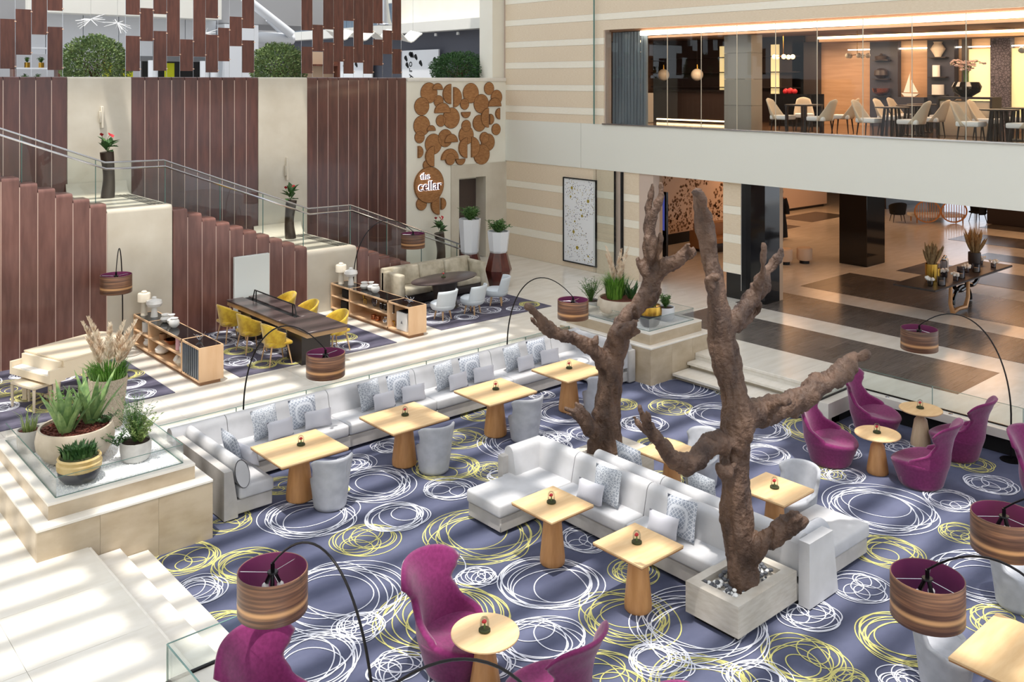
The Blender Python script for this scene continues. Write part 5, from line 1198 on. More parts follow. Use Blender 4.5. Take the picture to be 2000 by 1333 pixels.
t = thing('oval_table', 'oval dark wood table before the cream leather sofa', 'table', (13.9,18.35,.012), .1)
part('table_top', MB().lathe([(.97,.70),(1.0,.715),(1.0,.73),(.98,.735),(.001,.735)], 48, (0,0,0), 1., .5), 'dark_wood_top', t)
part('pedestal', MB().lathe([(.34,0),(.3,.05),(.26,.35),(.32,.66),(.5,.70)], 24, (0,0,0), 1.2, .8), 'dark_wood_base', t)
terrarium('small dark glass dome on the oval table', 13.9, 18.4, .747)
def low_chair(label):
    t = thing('lounge_chair', label, 'chair', (0,0,0), 0, 'pale lounge chairs at the oval table')
    part('seat', MB().lathe([(.18,.22),(.26,.25),(.3,.32),(.29,.39),(.24,.42),(.001,.43)], 26), 'white_leather', t)
    outer, inner = [], []
    for i in range(8):
        tt = i/7; ro, ri = [], []
        for j in range(17):
            s = -1+2*j/16; a = s*math.radians(lerp(78,66,tt)); r = .29+.05*tt; z = .34+.36*tt-.02*s*s; ro.append((r*math.sin(a),-r*math.cos(a)-.03*tt,z)); ri.append(((r-.05)*math.sin(a),-(r-.05)*math.cos(a)-.03*tt,z))
        outer.append(ro); inner.append(ri)
    part('backrest', MB().shell(outer, inner), 'white_leather', t, ang=3.)
    for k in range(4): a = PI/4+k*PI/2; part('leg', MB().cyl((.15*math.cos(a),.15*math.sin(a),.24),(.2*math.cos(a),.2*math.sin(a),0),.024,.014,8), 'leg_oak', t)
    return t
lc = low_chair('')
for i, (x, y, rz, lab) in enumerate([(13.2,17.5,.15,'pale blue lounge chair at the left of the oval table'),(14.05,17.45,.35,'pale blue lounge chair in the middle of the oval table'),(15.05,17.75,.8,'pale blue lounge chair at the right end of the oval table')]):
    o = lc if i == 0 else copy_tree(lc); o.location = (x,y,.012); o.rotation_euler = (0,0,rz); o['label'] = lab

# ================================================================ cork circles and the lit sign
cork = [(16.7,5.22,0.31,''),(17.06,4.96,0.18,''),(16.43,4.82,0.27,''),(16.43,4.24,0.3,''),(16.35,3.9,0.18,''),(16.86,3.67,0.31,''),(17.31,3.83,0.27,''),(17.54,4.44,0.32,''),(17.14,4.37,0.18,''),(18.31,5.2,0.31,''),(18.06,4.86,0.17,''),(18.73,4.86,0.3,''),(19.05,5.34,0.2,''),(19.36,5.06,0.23,''),(18.12,3.89,0.29,''),(18.12,4.18,0.18,''),(18.65,4.25,0.26,''),(19.34,4.03,0.18,''),(19.0,3.63,0.27,''),(18.85,3.78,0.18,''),(18.74,3.26,0.32,''),(16.62,3.05,0.15,''),(16.68,2.45,0.54,'S'),(16.41,1.9,0.19,''),(17.01,5.32,0.19,'u'),(17.52,5.18,0.31,'l'),(17.62,5.08,0.31,'r'),(17.19,4.61,0.3,'u'),(18.1,4.61,0.18,'d'),(19.02,4.41,0.31,'l'),(19.07,4.36,0.17,'r'),(19.49,4.53,0.18,'l'),(19.27,4.77,0.27,'u'),(16.76,4.08,0.16,'u'),(17.52,3.7,0.25,'u'),(18.14,3.5,0.32,'l'),(18.32,3.51,0.32,'r'),(16.28,3.46,0.18,'r'),(17.47,3.17,0.33,'u'),(17.48,3.18,0.18,''),(17.88,3.16,0.18,'d'),(16.86,3.3,0.31,'l'),(17.06,1.82,0.3,'l'),(17.13,1.84,0.18,'r')]
ck = thing('cork_artwork', 'wall artwork of overlapping cork discs and half discs on cream plaster', 'artwork')
def cork_disc(x, z, r, s, k):
    n = 36
    if s in ('','S'): poly = [(x+r*math.cos(2*PI*i/n),z+r*math.sin(2*PI*i/n)) for i in range(n)]
    else:
        a0 = {'u':0,'d':PI,'l':PI/2,'r':-PI/2}[s]; poly = [(x+r*math.cos(a0+PI*i/20),z+r*math.sin(a0+PI*i/20)) for i in range(21)]
    y1 = 22.835-.014-k*.0011
    o = part('cork_disc', MB().extr(poly, lambda p: (p[0],y1,p[1]), lambda p: (p[0],22.838,p[1])), 'cork', ck)
    part('cork_rim', MB().tube([(p[0],y1+.004,p[1]) for p in poly], .008, 4, closed=True), 'cork_edge', o)
    return y1
for k, (x, z, r, s) in enumerate(cork): cork_disc(x, z, r, s, k if s != 'S' else 44)
def text_mesh(txt, size, ext, m, grow=0.):
    cu = bpy.data.curves.new('txt','FONT'); cu.body = txt; cu.offset = grow; cu.size = size; cu.extrude = ext; cu.align_x = 'CENTER'; cu.align_y = 'CENTER'
    o = bpy.data.objects.new('txt', cu); COL.objects.link(o); dg = bpy.context.evaluated_depsgraph_get(); dg.update()
    me = bpy.data.meshes.new_from_object(o.evaluated_get(dg)); bpy.data.objects.remove(o); me.materials.clear(); me.materials.append(MATS[m]); return me
sg = thing('cellar_sign', 'illuminated white lettering reading the cellar on the big cork disc', 'sign', (16.68,22.745,2.45))
for txt, x, z, size in (('the',-.18,.27,.27),('cellar',-.01,-.03,.40)):
    o = obj('lettering', text_mesh(txt, size, .010, 'sign_rim', -.003), sg, (x,-.03,z), (PI/2,0,0))
    o2 = obj('letter_back', text_mesh(txt, size, .010, 'sign_light', .013), sg, (x,.0,z), (PI/2,0,0))
# ================================================================ hanging wood screens above the ledge
def screen(label, xs, rows):
    t = thing('hanging_screen', label, 'screen'); y = 22.95; zc = lambda v: 5.65+(150-v)*.0116
    pan = {}
    for i, segs in enumerate(rows):
        x0, x1 = xs[i]+.008, xs[i+1]-.008
        for v0, v1 in segs:
            z1, z0 = zc(v0), zc(v1)
            if v0 <= 0: z1 += 1.2
            p_ = part('wood_board', MB().box(x0,x1,y-.012,y+.012,z0,z1), 'hanging_wood', t)
            for zz in (z0+.05, z1-.05):
                if zz < 8: part('clip', MB().rbox(x1-.012,x1+.028,y-.03,y+.03,zz-.012,zz+.012,.004,1), 'brass_clip', p_)
    for i in range(len(xs)): part('wire', MB().cyl((xs[i],y,5.6),(xs[i],y,9),.004,None,5), 'steel', t)
screen('hanging screen of brown boards at the top left corner', [5.1,5.41,5.74,6.07,6.4], [[(37,132)],[(17,105)],[(-5,65)],[(-5,17),(49,134)]])
screen('widest hanging screen of staggered brown boards between the two left bushes', [7.81,8.15,8.47,8.8,9.13,9.47,9.79,10.12,10.43,10.77,11.11],
 [[(-5,18),(62,135)],[(3,72)],[(-5,14),(50,134)],[(-5,103)],[(66,134)],[(-5,103)],[(-5,18),(54,137)],[(38,112)],[(12,78)],[(-5,37),(64,137)]])
screen('hanging screen of staggered brown boards right of the middle bush', [12.49,12.83,13.16,13.49,13.81,14.14,14.46,14.79,15.12,15.45,15.77],
 [[(-5,36),(75,138)],[(22,85)],[(-5,32),(63,139)],[(-5,109)],[(-5,9),(71,138)],[(-5,111)],[(-5,37),(66,138)],[(-5,12),(52,117)],[(28,88)],[(-5,52),(75,138)]])

# ================================================================ upper floor behind the ledge
uf = struct('trim_5', MB().box(-4,24,23.3,44,4.5,4.7), 'upper_grey', 'upper floor behind the ledge')
ub = struct('wall_upper', None, None, 'white panelled wall of the upper floor')
part('wall_body', MB().box(0,30,40,40.3,4.7,12), 'upper_grey', ub)
for i in range(7): part('white_panel', MB().box(5.6+i*1.02,6.6+i*1.02,29.0,29.2,6.35,7.52), 'upper_wall', ub)
part('bulkhead', MB().box(7.0,12.6,28.3,29.2,7.52,10.5), 'beam_white', ub)
part('bulkhead', MB().box(3.0,7.0,28.6,29.2,7.3,10.5), 'upper_grey', ub)
part('grey_header', MB().box(9.6,13.6,29.4,29.6,6.2,6.6), 'upper_grey', ub)
part('dark_opening', MB().box(10.9,13.4,30.5,30.6,4.7,6.3), 'black_matte', ub)
part('white_pier', MB().box(12.75,13.9,28.4,29.4,4.7,7.4), 'upper_wall', ub)
part('grey_soffit', MB().box(12.5,17.5,29.5,33,7.5,10.5), 'upper_grey', ub)
solo('round_duct', MB().tube([(13.92,28.9,7.02),(15.4,28.9,7.02)], .19, 18), 'pipe_white', 'thick white horizontal duct beside the middle bush', 'duct')
solo('round_duct', MB().tube([(13.5,28.6,8.3),(15.2,28.6,7.15)], .15, 18), 'pipe_white', 'white diagonal strut crossing above the horizontal duct', 'duct')
solo('round_duct', MB().tube([(14.7,29.3,7.7),(15.3,29.3,7.2)], .12, 14), 'pipe_white', 'short white strut beside the diagonal one', 'duct')
for i, (x0, x1, m) in enumerate([(9.95,10.3,'yellow_sheet'),(9.4,9.7,'yellow_sheet'),(11.3,11.6,'yellow_sheet'),(6.05,6.3,'yellow_sheet')]):
    solo('yellow_banner', MB().box(x0,x1,29.6,29.65,4.9,6.15), m, ['bright yellow sheet behind the second hanging board','narrow yellow sheet left of the bright one','yellow sheet behind the middle of the wide screen','yellow sheet behind the top left screen'][i], 'banner')
for i, x in enumerate((10.4,12.0,12.3)): solo('white_column', MB().lathe([(.14,0),(.14,1.5)], 14), 'upper_wall', ['slim pale column behind the wide screen, left','slim pale column behind the wide screen, middle','slim pale column behind the wide screen, right'][i], 'column', (x,28.2,4.7))
sh = thing('plant_shelf', 'white shelf unit with small pots behind the top left screen', 'shelf', (7.0,27.5,4.7))
part('upright', MB().box(-.6,-.54,-.2,.2,0,1.9), 'hanging_wood', sh); part('upright', MB().box(.5,.56,-.2,.2,0,1.9), 'hanging_wood', sh)
for z in (.75,1.2,1.75): part('shelf_board', MB().box(-.6,.56,-.2,.2,z,z+.04), 'upper_wall', sh)
for i, (x, z) in enumerate([(-.25,1.24),(.1,1.24),(.0,.79),(-.3,.79)]):
    t = pot('shelf_plant', ['small gold pot on the upper plant shelf, left','small gold pot on the upper plant shelf, right','small gold pot on the lower plant shelf, right','small gold pot on the lower plant shelf, left'][i], (7.0+x,27.4,4.7+z), 'cyl', .07, .14, 'gold', n=14)
    sprigs(t, (0,0,.12), 18, .16, .1, 60+i, 'leaf_green', .05)
bar = thing('wooden_rack', 'reddish wooden rack with a potted plant behind the third screen', 'rack', (16.6,29,4.7))
part('frame', MB().box(-1.2,-1.1,-.2,.2,0,1.9).box(.5,.6,-.2,.2,0,1.9).box(-1.1,.5,-.2,.2,.5,.56).box(-1.1,.5,-.2,.2,1.4,1.46), 'hanging_wood', bar); part('back', MB().box(-1.1,.5,.1,.2,0,1.9), 'lobby_wall', bar)
for i, (x, y, z) in enumerate([(8.1,26.5,7.25),(8.9,26.8,7.2),(11.5,27,7.0),(5.4,26,7.55)]):
    t = thing('starburst_lamp', ['starburst pendant left edge of the wide screen','starburst pendant behind the wide screen','starburst pendant at the right edge of the wide screen','starburst pendant at the top left corner'][i], 'lamp', (x,y,z)); rnd = random.Random(i)
    for k in range(14):
        a = rnd.uniform(0,6.28); el = rnd.uniform(-.9,.4); part('ray', MB().cyl((0,0,0),(.38*math.cos(a)*math.cos(el),.38*math.sin(a)*math.cos(el),.38*math.sin(el)),.012,.006,5), 'shade_lamp', t)
    part('cord', MB().cyl((0,0,0),(0,0,2.5),.005,None,4), 'steel', t)
# right hand side of the upper floor: slate wall, beams, glazing
us = struct('wall_slate', MB().box(20.4,20.6,23.6,40,4.7,7.36), 'slate_wall', 'dark slate wall above the cork circles')
part('beam', MB().box(19.9,20.5,23.4,42,7.36,7.72), 'beam_white', us)
part('cream_upper', MB().box(20.5,20.7,23.2,30.2,7.72,12), 'cream_wall', us); part('cream_upper', MB().box(20.5,20.7,30.2,44,8.62,9.1), 'beam_white', us)
for i in range(9): part('window_pane', MB().box(20.5,20.55,30.25+i*1.2,31.4+i*1.2,7.75,8.6), 'window_slate', us)
part('pier', MB().box(19.3,19.9,22.95,23.6,5.6,11), 'cream_wall', us)
for i in range(8): part('spot_lamp', MB().cyl((20.2,24.6+i*1.3,7.3),(20.2,24.6+i*1.3,7.2),.05,.06,10), 'shade_lamp', us)
def lace_panel(label, x, y0, y1, z1, txt):
    t = thing('lettered_panel', label, 'panel', (x,0,0)); part('panel', MB().box(-.03,.03,y0,y1,4.7,z1), 'paper_white', t)
    for s, y, z, size in txt: obj('cut_letter', text_mesh(s, size, .004, 'black_matte'), t, (-.034,y,z), (PI/2,-PI/2,-PI/2))
    rnd = random.Random(5)
    for i in range(7):
        y, z = rnd.uniform(y0+.15,y1-.15), rnd.uniform(6.1,z1-.15); part('cut_swirl', MB().extr([(y+.1*math.cos(a)*(1+.3*math.sin(2*a)),z+.13*math.sin(a)) for a in [2*PI*k/12 for k in range(9)]], lambda p: (-.034,p[0],p[1]), lambda p: (-.028,p[0],p[1])), 'black_matte', t)
lace_panel('white panel with cut-out letters behind the dark bush', 20.2, 27.0, 29.3, 6.72, [('y',28.75,5.75,.4),('r',28.75,5.98,.4),('o',28.75,6.2,.4)])
lace_panel('white panel with cut-out swirls behind the third screen', 20.2, 31.4, 33.8, 6.75, [])
for i, (x, y, s) in enumerate([(17.9,26.5,1.),(16.2,26.5,.8)]):
    m = MB(); vs = []; fs = []; n = 16
    for k in range(n+1):
        u = -1+2*k/n; z = .32*math.cos(u*PI*1.0)**2*(1 if abs(u) < .5 else .6)-.05*abs(u)+(.16*abs(u)**3)
        for q in (-1,1): vs.append((u*.95*s, q*.35*s, z*s+.06*q*s)); vs.append((u*.95*s, q*.35*s, z*s+.06*q*s-.04))
    for k in range(n):
        a = 4*k; b_ = a+4; fs += [(a,a+2,b_+2,b_),(a+1,b_+1,b_+3,a+3),(a,b_,b_+1,a+1),(a+2,a+3,b_+3,b_+2)]
    m.add(vs, fs+[(0,1,3,2),(4*n,4*n+2,4*n+3,4*n+1)])
    t = thing('sail_sculpture', ['white wave-shaped hanging sail right of the third screen','smaller white wave-shaped sail behind the third screen'][i], 'sculpture', (x,y,6.98)); part('sail', m, 'beam_white', t)
    for q in (-.8,0,.8): part('wire', MB().cyl((q*s,0,.1),(q*s,0,5.5),.004,None,4), 'steel', t)
t = thing('bell_lamp', 'silver bell pendant above the wave-shaped sail', 'lamp', (18.2,27.5,7.55)); part('bell', MB().lathe([(.26,0),(.2,.2),(.14,.7),(.12,.9)], 24), 'steel', t); part('rim', MB().lathe([(.26,-.02),(.28,0),(.26,.03)], 24), 'chrome', t)

# ================================================================ restaurant behind the glass
RZ = 4.25
struct('floor_restaurant', MB().box(20.1,27,4,23,4.0,RZ), 'rest_floor'); struct('ceiling_restaurant', MB().box(20.0,27,4,23,7.0,7.2), 'rest_ceiling')
struct('wall_restaurant_back', MB().box(26.4,26.6,4,23,RZ,7), 'rest_wood'); struct('wall_restaurant_left', MB().box(20.1,26.4,22.8,23,RZ,7), 'rest_dark'); struct('wall_restaurant_right', MB().box(20.1,26.4,4,4.2,RZ,7), 'rest_wood')
struct('trim_6', MB().box(19.95,20.1,6.0,17.3,6.86,6.98), 'led_white'); struct('trim_7', MB().box(20.12,20.9,6,18.4,6.78,6.84), 'rest_ceiling')
struct('trim_8', MB().box(22.6,22.68,6,13.4,6.7,6.76), 'led_warm'); struct('trim_9', MB().box(22.7,23.6,5,13.4,6.62,6.7), 'rest_ceiling'); struct('trim_10', MB().box(26.2,26.25,6,14.5,6.5,6.53), 'led_white')
ys = [17.2,16.24,15.11,14.0,12.88,11.76,10.62,9.49,8.35,7.22,6.1]
w1 = struct('window_1', None, None, 'long frameless restaurant window')
for a, b_ in zip(ys[:-1], ys[1:]):
    p_ = part('pane', MB().box(19.84,19.852,b_+.006,a-.006,4.35,6.99), 'glass_restaurant', w1); part('pane_edge', MB().box(19.838,19.854,b_-.007,b_+.007,4.35,6.99), 'pane_edge', p_)
part('pane', MB().box(19.84,19.852,17.2,18.5,4.35,6.99), 'glass_restaurant', w1)
part('end_post', MB().box(19.8,19.9,7.12,7.2,4.35,7), 'window_slate', w1)
cu = thing('curtain', 'grey-blue curtain drawn to the left end of the restaurant window', 'curtain', (20.1,0,0))
for i in range(11):
    y = 17.22+i*.117; part('fold', MB().tube([(0,y,4.3),(.02*math.sin(i),y,5.6),(0,y,6.98)], [.07,.06,.062], 8), 'curtain', cu)
t = thing('stone_column', 'grey stone-clad column standing in the restaurant', 'column', (20.9,14.55,RZ)); 
for k in range(4): part('cladding', MB().box(-.25,.25,-.42,.42,.003+k*.69,.687+k*.69), 'column_grey', t)
t = thing('bar_counter', 'dark bar counter at the left of the restaurant', 'counter', (24.2,18.6,RZ)); part('front', MB().box(-.3,.3,-1.4,1.4,0,1.0), 'rest_dark', t); part('top', MB().box(-.36,.36,-1.46,1.46,1.0,1.05), 'black_gloss', t); part('kick_light', MB().box(-.32,-.3,-1.4,1.4,.06,.1), 'led_warm', t)
for i, y in enumerate((20.2,20.85)): 
    t = thing('fridge', ['steel-framed cooler left of the bar','steel-framed cooler next to the bar'][i], 'cooler', (22.8,y-.5,RZ)); part('case', MB().rbox(-.25,.25,-.28,.28,.0,.95,.015,1), 'column_grey', t); part('door_glass', MB().box(-.265,-.25,-.22,.22,.12,.86), 'pot_white', t)
bs = thing('bar_shelves', 'dark back bar with lit shelves and pale ball lamps', 'shelves', (26.1,19.2,RZ)); part('back_panel', MB().box(.1,.2,-3.2,2.9,0,2.75), 'rest_dark', bs)
for y in (-2.2,-.2): part('lit_strip', MB().box(.04,.1,y-.14,y+.14,.9,2.5), 'lit_panel', bs)
for z in (1.1,1.6,2.1): part('shelf_board', MB().box(-.15,.1,-3.1,2.8,z,z+.03), 'rest_dark', bs)
for i, y in enumerate((20.3,18.9,17.6,16.9)):
    t = thing('ball_lamp', ['pale ball ornament, leftmost above the bar','pale ball ornament, second from left above the bar','pale ball ornament, third from left above the bar','pale ball ornament, rightmost above the bar'][i], 'ornament', (24.6,y,5.78)); part('ball', MB().ball((0,0,0), .2, 16, 10), 'ceramic_cream', t); part('neck', MB().cyl((0,0,.19),(0,0,.34),.03,.02,8), 'gold', t); part('cord', MB().cyl((0,0,.34),(0,0,1.2),.005,None,4), 'black_matte', t)
# back wall joinery
def wallbox(name, label, cat, y0, y1, z0, z1, m, x0=26.2, x1=26.398): return solo(name, MB().box(x0,x1,y0,y1,z0,z1), m, label, cat)
wallbox('dark_doorway', 'dark doorway in the restaurant back wall', 'doorway', 15.5, 16.4, RZ, 6.8, 'rest_dark')
ni = thing('display_niche', 'dark display cabinet with ornaments and a model sailboat niche', 'cabinet', (26.2,0,0))
part('left_bay', MB().box(-.1,.18,12.9,13.75,RZ,6.8), 'rest_navy', ni); part('right_bay', MB().box(-.1,.18,11.3,12.05,RZ,6.8), 'rest_navy', ni); part('niche_back', MB().box(.1,.18,12.05,12.9,RZ,6.8), 'rest_wood', ni)
for y0, z0 in ((13.1,6.2),(13.1,5.65),(13.1,5.15),(11.45,6.25),(11.45,5.7),(11.45,5.2)): part('shelf_board', MB().box(-.3,-.1,y0,y0+.5,z0-.03,z0), 'rest_dark', ni)
part('niche_base', MB().box(-.3,.1,12.05,12.9,RZ,5.12), 'rest_navy', ni)
b_ = thing('model_sailboat', 'white model sailboat in the lit niche', 'model boat', (26.0,12.48,5.12)); part('hull', MB().extr([(-.25,.1),(.25,.12),(.16,.02),(-.14,.02)], lambda p: (-.04,p[0],p[1]), lambda p: (.04,p[0],p[1])), 'ceramic_white', b_); part('sail', MB().add([(0,.02,.14),(0,.2,.14),(0,.02,.68),(.006,.02,.14),(.006,.2,.14),(.006,.02,.68)],[(0,1,2),(5,4,3),(0,3,4,1),(1,4,5,2),(2,5,3,0)]), 'ceramic_white', b_); part('sail', MB().add([(0,-.02,.14),(0,-.22,.14),(0,-.02,.5),(.006,-.02,.14),(.006,-.22,.14),(.006,-.02,.5)],[(2,1,0),(3,4,5),(1,4,3,0),(2,5,4,1),(0,3,5,2)]), 'ceramic_white', b_); part('mast', MB().cyl((0,0,.1),(0,0,.72),.008,None,6), 'oak_case', b_)
for lab, y, z, pr, m in [('round brown bowl on the lower left display shelf',13.35,5.15,[(.08,0),(.22,.1),(.25,.22),(.001,.2)],'copper'),('dark sphere vase on the middle left display shelf',13.35,5.65,[(.08,0),(.2,.1),(.18,.24),(.08,.3),(.001,.3)],'rest_dark'),('flat lidded jar on the top left display shelf',13.35,6.2,[(.16,0),(.18,.1),(.05,.13),(.03,.18),(.001,.18)],'bronze_vase'),('pale urn on the top right display shelf',11.7,6.25,[(.08,0),(.1,.05),(.2,.22),(.1,.38),(.13,.42),(.001,.42)],'ceramic_cream'),('white box frame on the middle right display shelf',11.75,5.7,[(.1,0),(.1,.32),(.001,.32)],'ceramic_white'),('white square ring ornament on the lower right display shelf',11.7,5.2,[(.16,0),(.16,.28),(.12,.28),(.12,.04),(.001,.04)],'ceramic_white')]:
    solo('display_piece', MB().lathe(pr, 18), m, lab, 'ornament', (26.0,y,z))
for i, (y0, y1) in enumerate([(10.35,10.95),(9.3,9.85),(8.1,8.75)]): wallbox('lit_screen', ['amber lit wall panel left of the lace column','amber lit wall panel right of the lace column','amber lit wall panel at the right end'][i], 'wall panel', y0, y1, 4.6, 6.45, 'lit_panel')
for i, (y0, y1) in enumerate([(10.95,11.1),(9.85,10.35),(8.75,9.3)]): wallbox('dark_pilaster', ['thin dark pilaster left of the lit panels','patterned dark pilaster between the lit panels','dark pilaster near the right end'][i], 'pilaster', y0, y1, RZ, 6.8, ('rest_dark','screen_lace','rest_dark')[i], 26.1)
def rest_chair():
    t = thing('dining_chair', '', 'chair', (0,0,0), 0, 'beige dining chairs in the restaurant')
    part('seat', MB().rbox(-.24,.24,-.2,.28,.36,.47,.03,2), 'chair_seat', t); outer, inner = [], []
    for i in range(8):
        tt = i/7; ro, ri = [], []
        for j in range(13):
            s = -1+2*j/12; a = s*math.radians(lerp(85,38,tt**.8)); r = .27+.02*tt; z = .38+.5*tt-.05*s*s*tt; ro.append((r*math.sin(a),-r*math.cos(a)+.02-.12*tt,z)); ri.append(((r-.04)*math.sin(a),-(r-.04)*math.cos(a)+.02-.12*tt,z))
        outer.append(ro); inner.append(ri)
    part('backrest', MB().shell(outer, inner), 'chair_beige', t, ang=3.)
    for sx_ in (-1,1):
        for sy_ in (-1,1): part('leg', MB().cyl((sx_*.18,sy_*.17+.03,.37),(sx_*.21,sy_*.21+.03,0),.022,.012,6), 'walnut_leg', t)
    return t
rc = rest_chair()
RCH = [(20.75,13.3,-PI/2-1.5,'dining chair at the far left by the window glass'),(20.7,12.15,0,'pale dining chair facing left beside the black table'),(20.7,10.95,PI,'dining chair facing right, left of the middle slatted table'),(20.65,9.85,0,'dining chair facing left, right of the middle slatted table'),(20.6,8.6,PI,'dining chair facing right, left of the right slatted table'),(20.6,7.5,0,'dining chair cut by the right end of the window'),
 (22.3,13.6,PI/2+.6,'dining chair behind the black table, second row'),(22.2,12.4,.2,'dining chair in the second row behind the left pale chair'),(22.4,11.3,PI,'dining chair in the second row behind the middle table'),(22.2,10.1,0,'dining chair in the second row right of the middle table'),(22.4,9.0,PI,'dining chair in the second row behind the right table'),(23.9,11.7,PI,'dining chair in the third row left of the round bowl table'),(23.9,10.6,0,'dining chair in the third row right of the round bowl table'),(23.7,8.7,.3,'pink-lit dining chair in the back right corner')]
for i, (x, y, rz, lab) in enumerate(RCH):
    o = rc if i == 0 else copy_tree(rc); o.location = (x,y,RZ); o.rotation_euler = (0,0,rz); o['label'] = lab
def cage_table(label, x, y):
    t = thing('cage_table', label, 'table', (x,y,RZ), 0, 'dark restaurant tables with slatted bases'); part('table_top', MB().lathe([(.36,.71),(.38,.72),(.38,.74),(.001,.745)], 26), 'rest_dark', t)
    for k in range(12): a = k*PI/6; part('slat', MB().cyl((.16*math.cos(a),.16*math.sin(a),.71),(.24*math.cos(a),.24*math.sin(a),.0),.018,.018,5), 'walnut_leg', t)
    part('ring', MB().lathe([(.25,0),(.26,.01),(.25,.03),(.22,.03)], 20), 'walnut_leg', t)
cage_table('round dark table with slatted base in the middle of the window', 20.75, 10.4); cage_table('round dark table with slatted base at the right of the window', 20.75, 8.05); cage_table('round dark table with slatted base in the second row, middle', 22.4, 10.7); cage_table('round dark table with slatted base in the second row, right', 22.3, 8.2); cage_table('round dark table with slatted base in the third row', 23.9, 11.15)
t = thing('black_table', 'square black table at the left of the dining chairs', 'table', (20.9,12.75,RZ)); part('table_top', MB().box(-.4,.4,-.3,.3,.71,.75), 'rest_dark', t)
for sx_ in (-1,1):
    for sy_ in (-1,1): part('leg', MB().box(sx_*.36-.03,sx_*.36+.03,sy_*.26-.03,sy_*.26+.03,0,.71), 'rest_dark', t)
t = thing('buffet_unit', 'black buffet unit with red flowers in the restaurant', 'counter', (24.5,15.2,RZ)); part('body', MB().box(-.35,.35,-.7,.7,0,.95), 'black_gloss', t); part('flowers', MB().ball((0,.2,1.03), .1, 8, 6).ball((0,.35,1.02), .09, 8, 6).ball((0,.05,1.02), .08, 8, 6), 'red_flower', t)
t = thing('orchid_bowl', 'dark round bowl of pale pink orchids on a low partition', 'flower arrangement', (23.2,9.75,RZ+.95)); part('bowl', MB().lathe([(.12,0),(.3,.12),(.34,.25),(.28,.36),(.26,.36),(.001,.3)], 26), 'black_gloss', t); rnd = random.Random(9)
for i in range(9):
    a = rnd.uniform(0,6.28); r = rnd.uniform(.2,.55); pts = bez((.05*math.cos(a),.05*math.sin(a),.3),(.05,.05,.7),(r*.6*math.cos(a),r*.6*math.sin(a),1.0),(r*math.cos(a),r*math.sin(a),.78),8); st_ = part('stem', MB().tube(pts, .008, 4), 'leaf_green', t); fl_ = MB()
    for p_ in pts[3:]:
        for q in range(2): fl_.ball((p_.x+rnd.uniform(-.05,.05),p_.y+rnd.uniform(-.05,.05),p_.z+rnd.uniform(-.04,.04)), .042, 6, 4, .5)
    part('blossom', fl_, 'pink_flower', st_)
t = thing('low_partition', 'low upholstered partition carrying the orchid bowl', 'partition', (23.2,9.7,RZ)); part('body', MB().rbox(-.25,.25,-.6,.6,0,.85,.03,2), 'chair_beige', t); part('frame', MB().box(-.28,.28,-.65,-.6,0,.95).box(-.28,.28,.6,.65,0,.95).box(-.28,.28,-.6,.6,.9,.95), 'rest_dark', t)
for i, (x, y) in enumerate([(23.5,15.0),(23.8,12.9),(22.2,7.9)]):
    t = thing('glass_chandelier', ['amber glass globe chandelier left in the restaurant','dark globe chandelier in front of the display cabinet','small white chandelier at the right end'][i], 'chandelier', (x,y,6.3)); part('stem', MB().cyl((0,0,.0),(0,0,.7),.01,None,6), 'gold', t)
    for k in range(5): a = k*1.256; g_ = part('arm', MB().cyl((0,0,0),(.24*math.cos(a),.24*math.sin(a),-.02),.008,None,5), 'gold', t); part('globe', MB().ball((.27*math.cos(a),.27*math.sin(a),-.03), .07, 10, 7), 'globe_amber' if i == 0 else 'globe_clear', g_)

# ================================================================ lobby under the restaurant
struct('ceiling_lobby', MB().box(20.12,44,2,26,3.45,3.7), 'lobby_ceiling')
struct('wall_lobby_back', MB().box(44,44.2,2,16.6,0,3.6).box(44,44.2,19.6,26,0,3.6), 'rest_dark'); struct('wall_lobby_side', MB().box(20,44,24.6,24.8,0,3.6), 'lobby_wall')
struct('wall_lobby_left', MB().box(20.07,20.5,16.95,17.2,0,3.4).box(20.1,20.3,17.2,20.6,0,3.4), 'lobby_wall'); struct('wall_lobby_return', MB().box(20.3,23.4,20.5,20.7,0,3.4), 'black_gloss')
t = thing('media_screen', 'dark screen with a blue glow behind the back tree', 'screen', (22.9,19.15,0)); part('stand', MB().box(-.05,.05,-.4,.4,.0,2.1), 'black_gloss', t); part('display', MB().box(-.06,-.05,-.34,.34,.9,2.0), 'screen_blue', t)
pp = thing('perforated_panel', 'large beige wall panel perforated with clustered brown holes', 'wall panel', (25.2,20.4,0)); part('sheet', MB().box(-1.9,3.6,0,.1,.35,3.3), 'perf_panel', pp); hm = MB(); rnd = random.Random(12)
for i in range(1500):
    x, z = rnd.uniform(-1.8,3.5), rnd.uniform(.4,3.2); k = abs(math.sin(x*1.3+1.2*math.sin(z*1.6)))
    if k < .55: continue
    r = rnd.choice((.02,.03,.05)); hm.add([(x,-.004,z)]+[(x+r*math.cos(q*PI/3),-.004,z+r*math.sin(q*PI/3)) for q in range(6)], [(0,1+q,1+(q+1) % 6) for q in range(6)])
part('holes', hm, 'perf_hole', pp, kind='stuff'); part('plinth', MB().box(-1.9,3.6,-.05,.1,0,.33), 'black_matte', pp)
t = thing('lobby_sofa', 'brown leather lobby sofa before the perforated panel', 'sofa', (25.6,18.7,0), -.2); part('base', MB().rbox(-.9,.9,-.4,.4,.0,.3,.03,2), 'rest_dark', t); part('seat_cushion', cushion(-.85,.85,-.42,.2,.28,.46,.05), 'copper_leather', t); part('back_cushion', cushion(-.85,.85,.15,.42,.3,.9,.06), 'copper_leather', t); part('arm', cushion(-1.0,-.82,-.4,.42,.1,.66,.04), 'copper_leather', t); part('arm', cushion(.82,1.0,-.4,.42,.1,.66,.04), 'copper_leather', t)
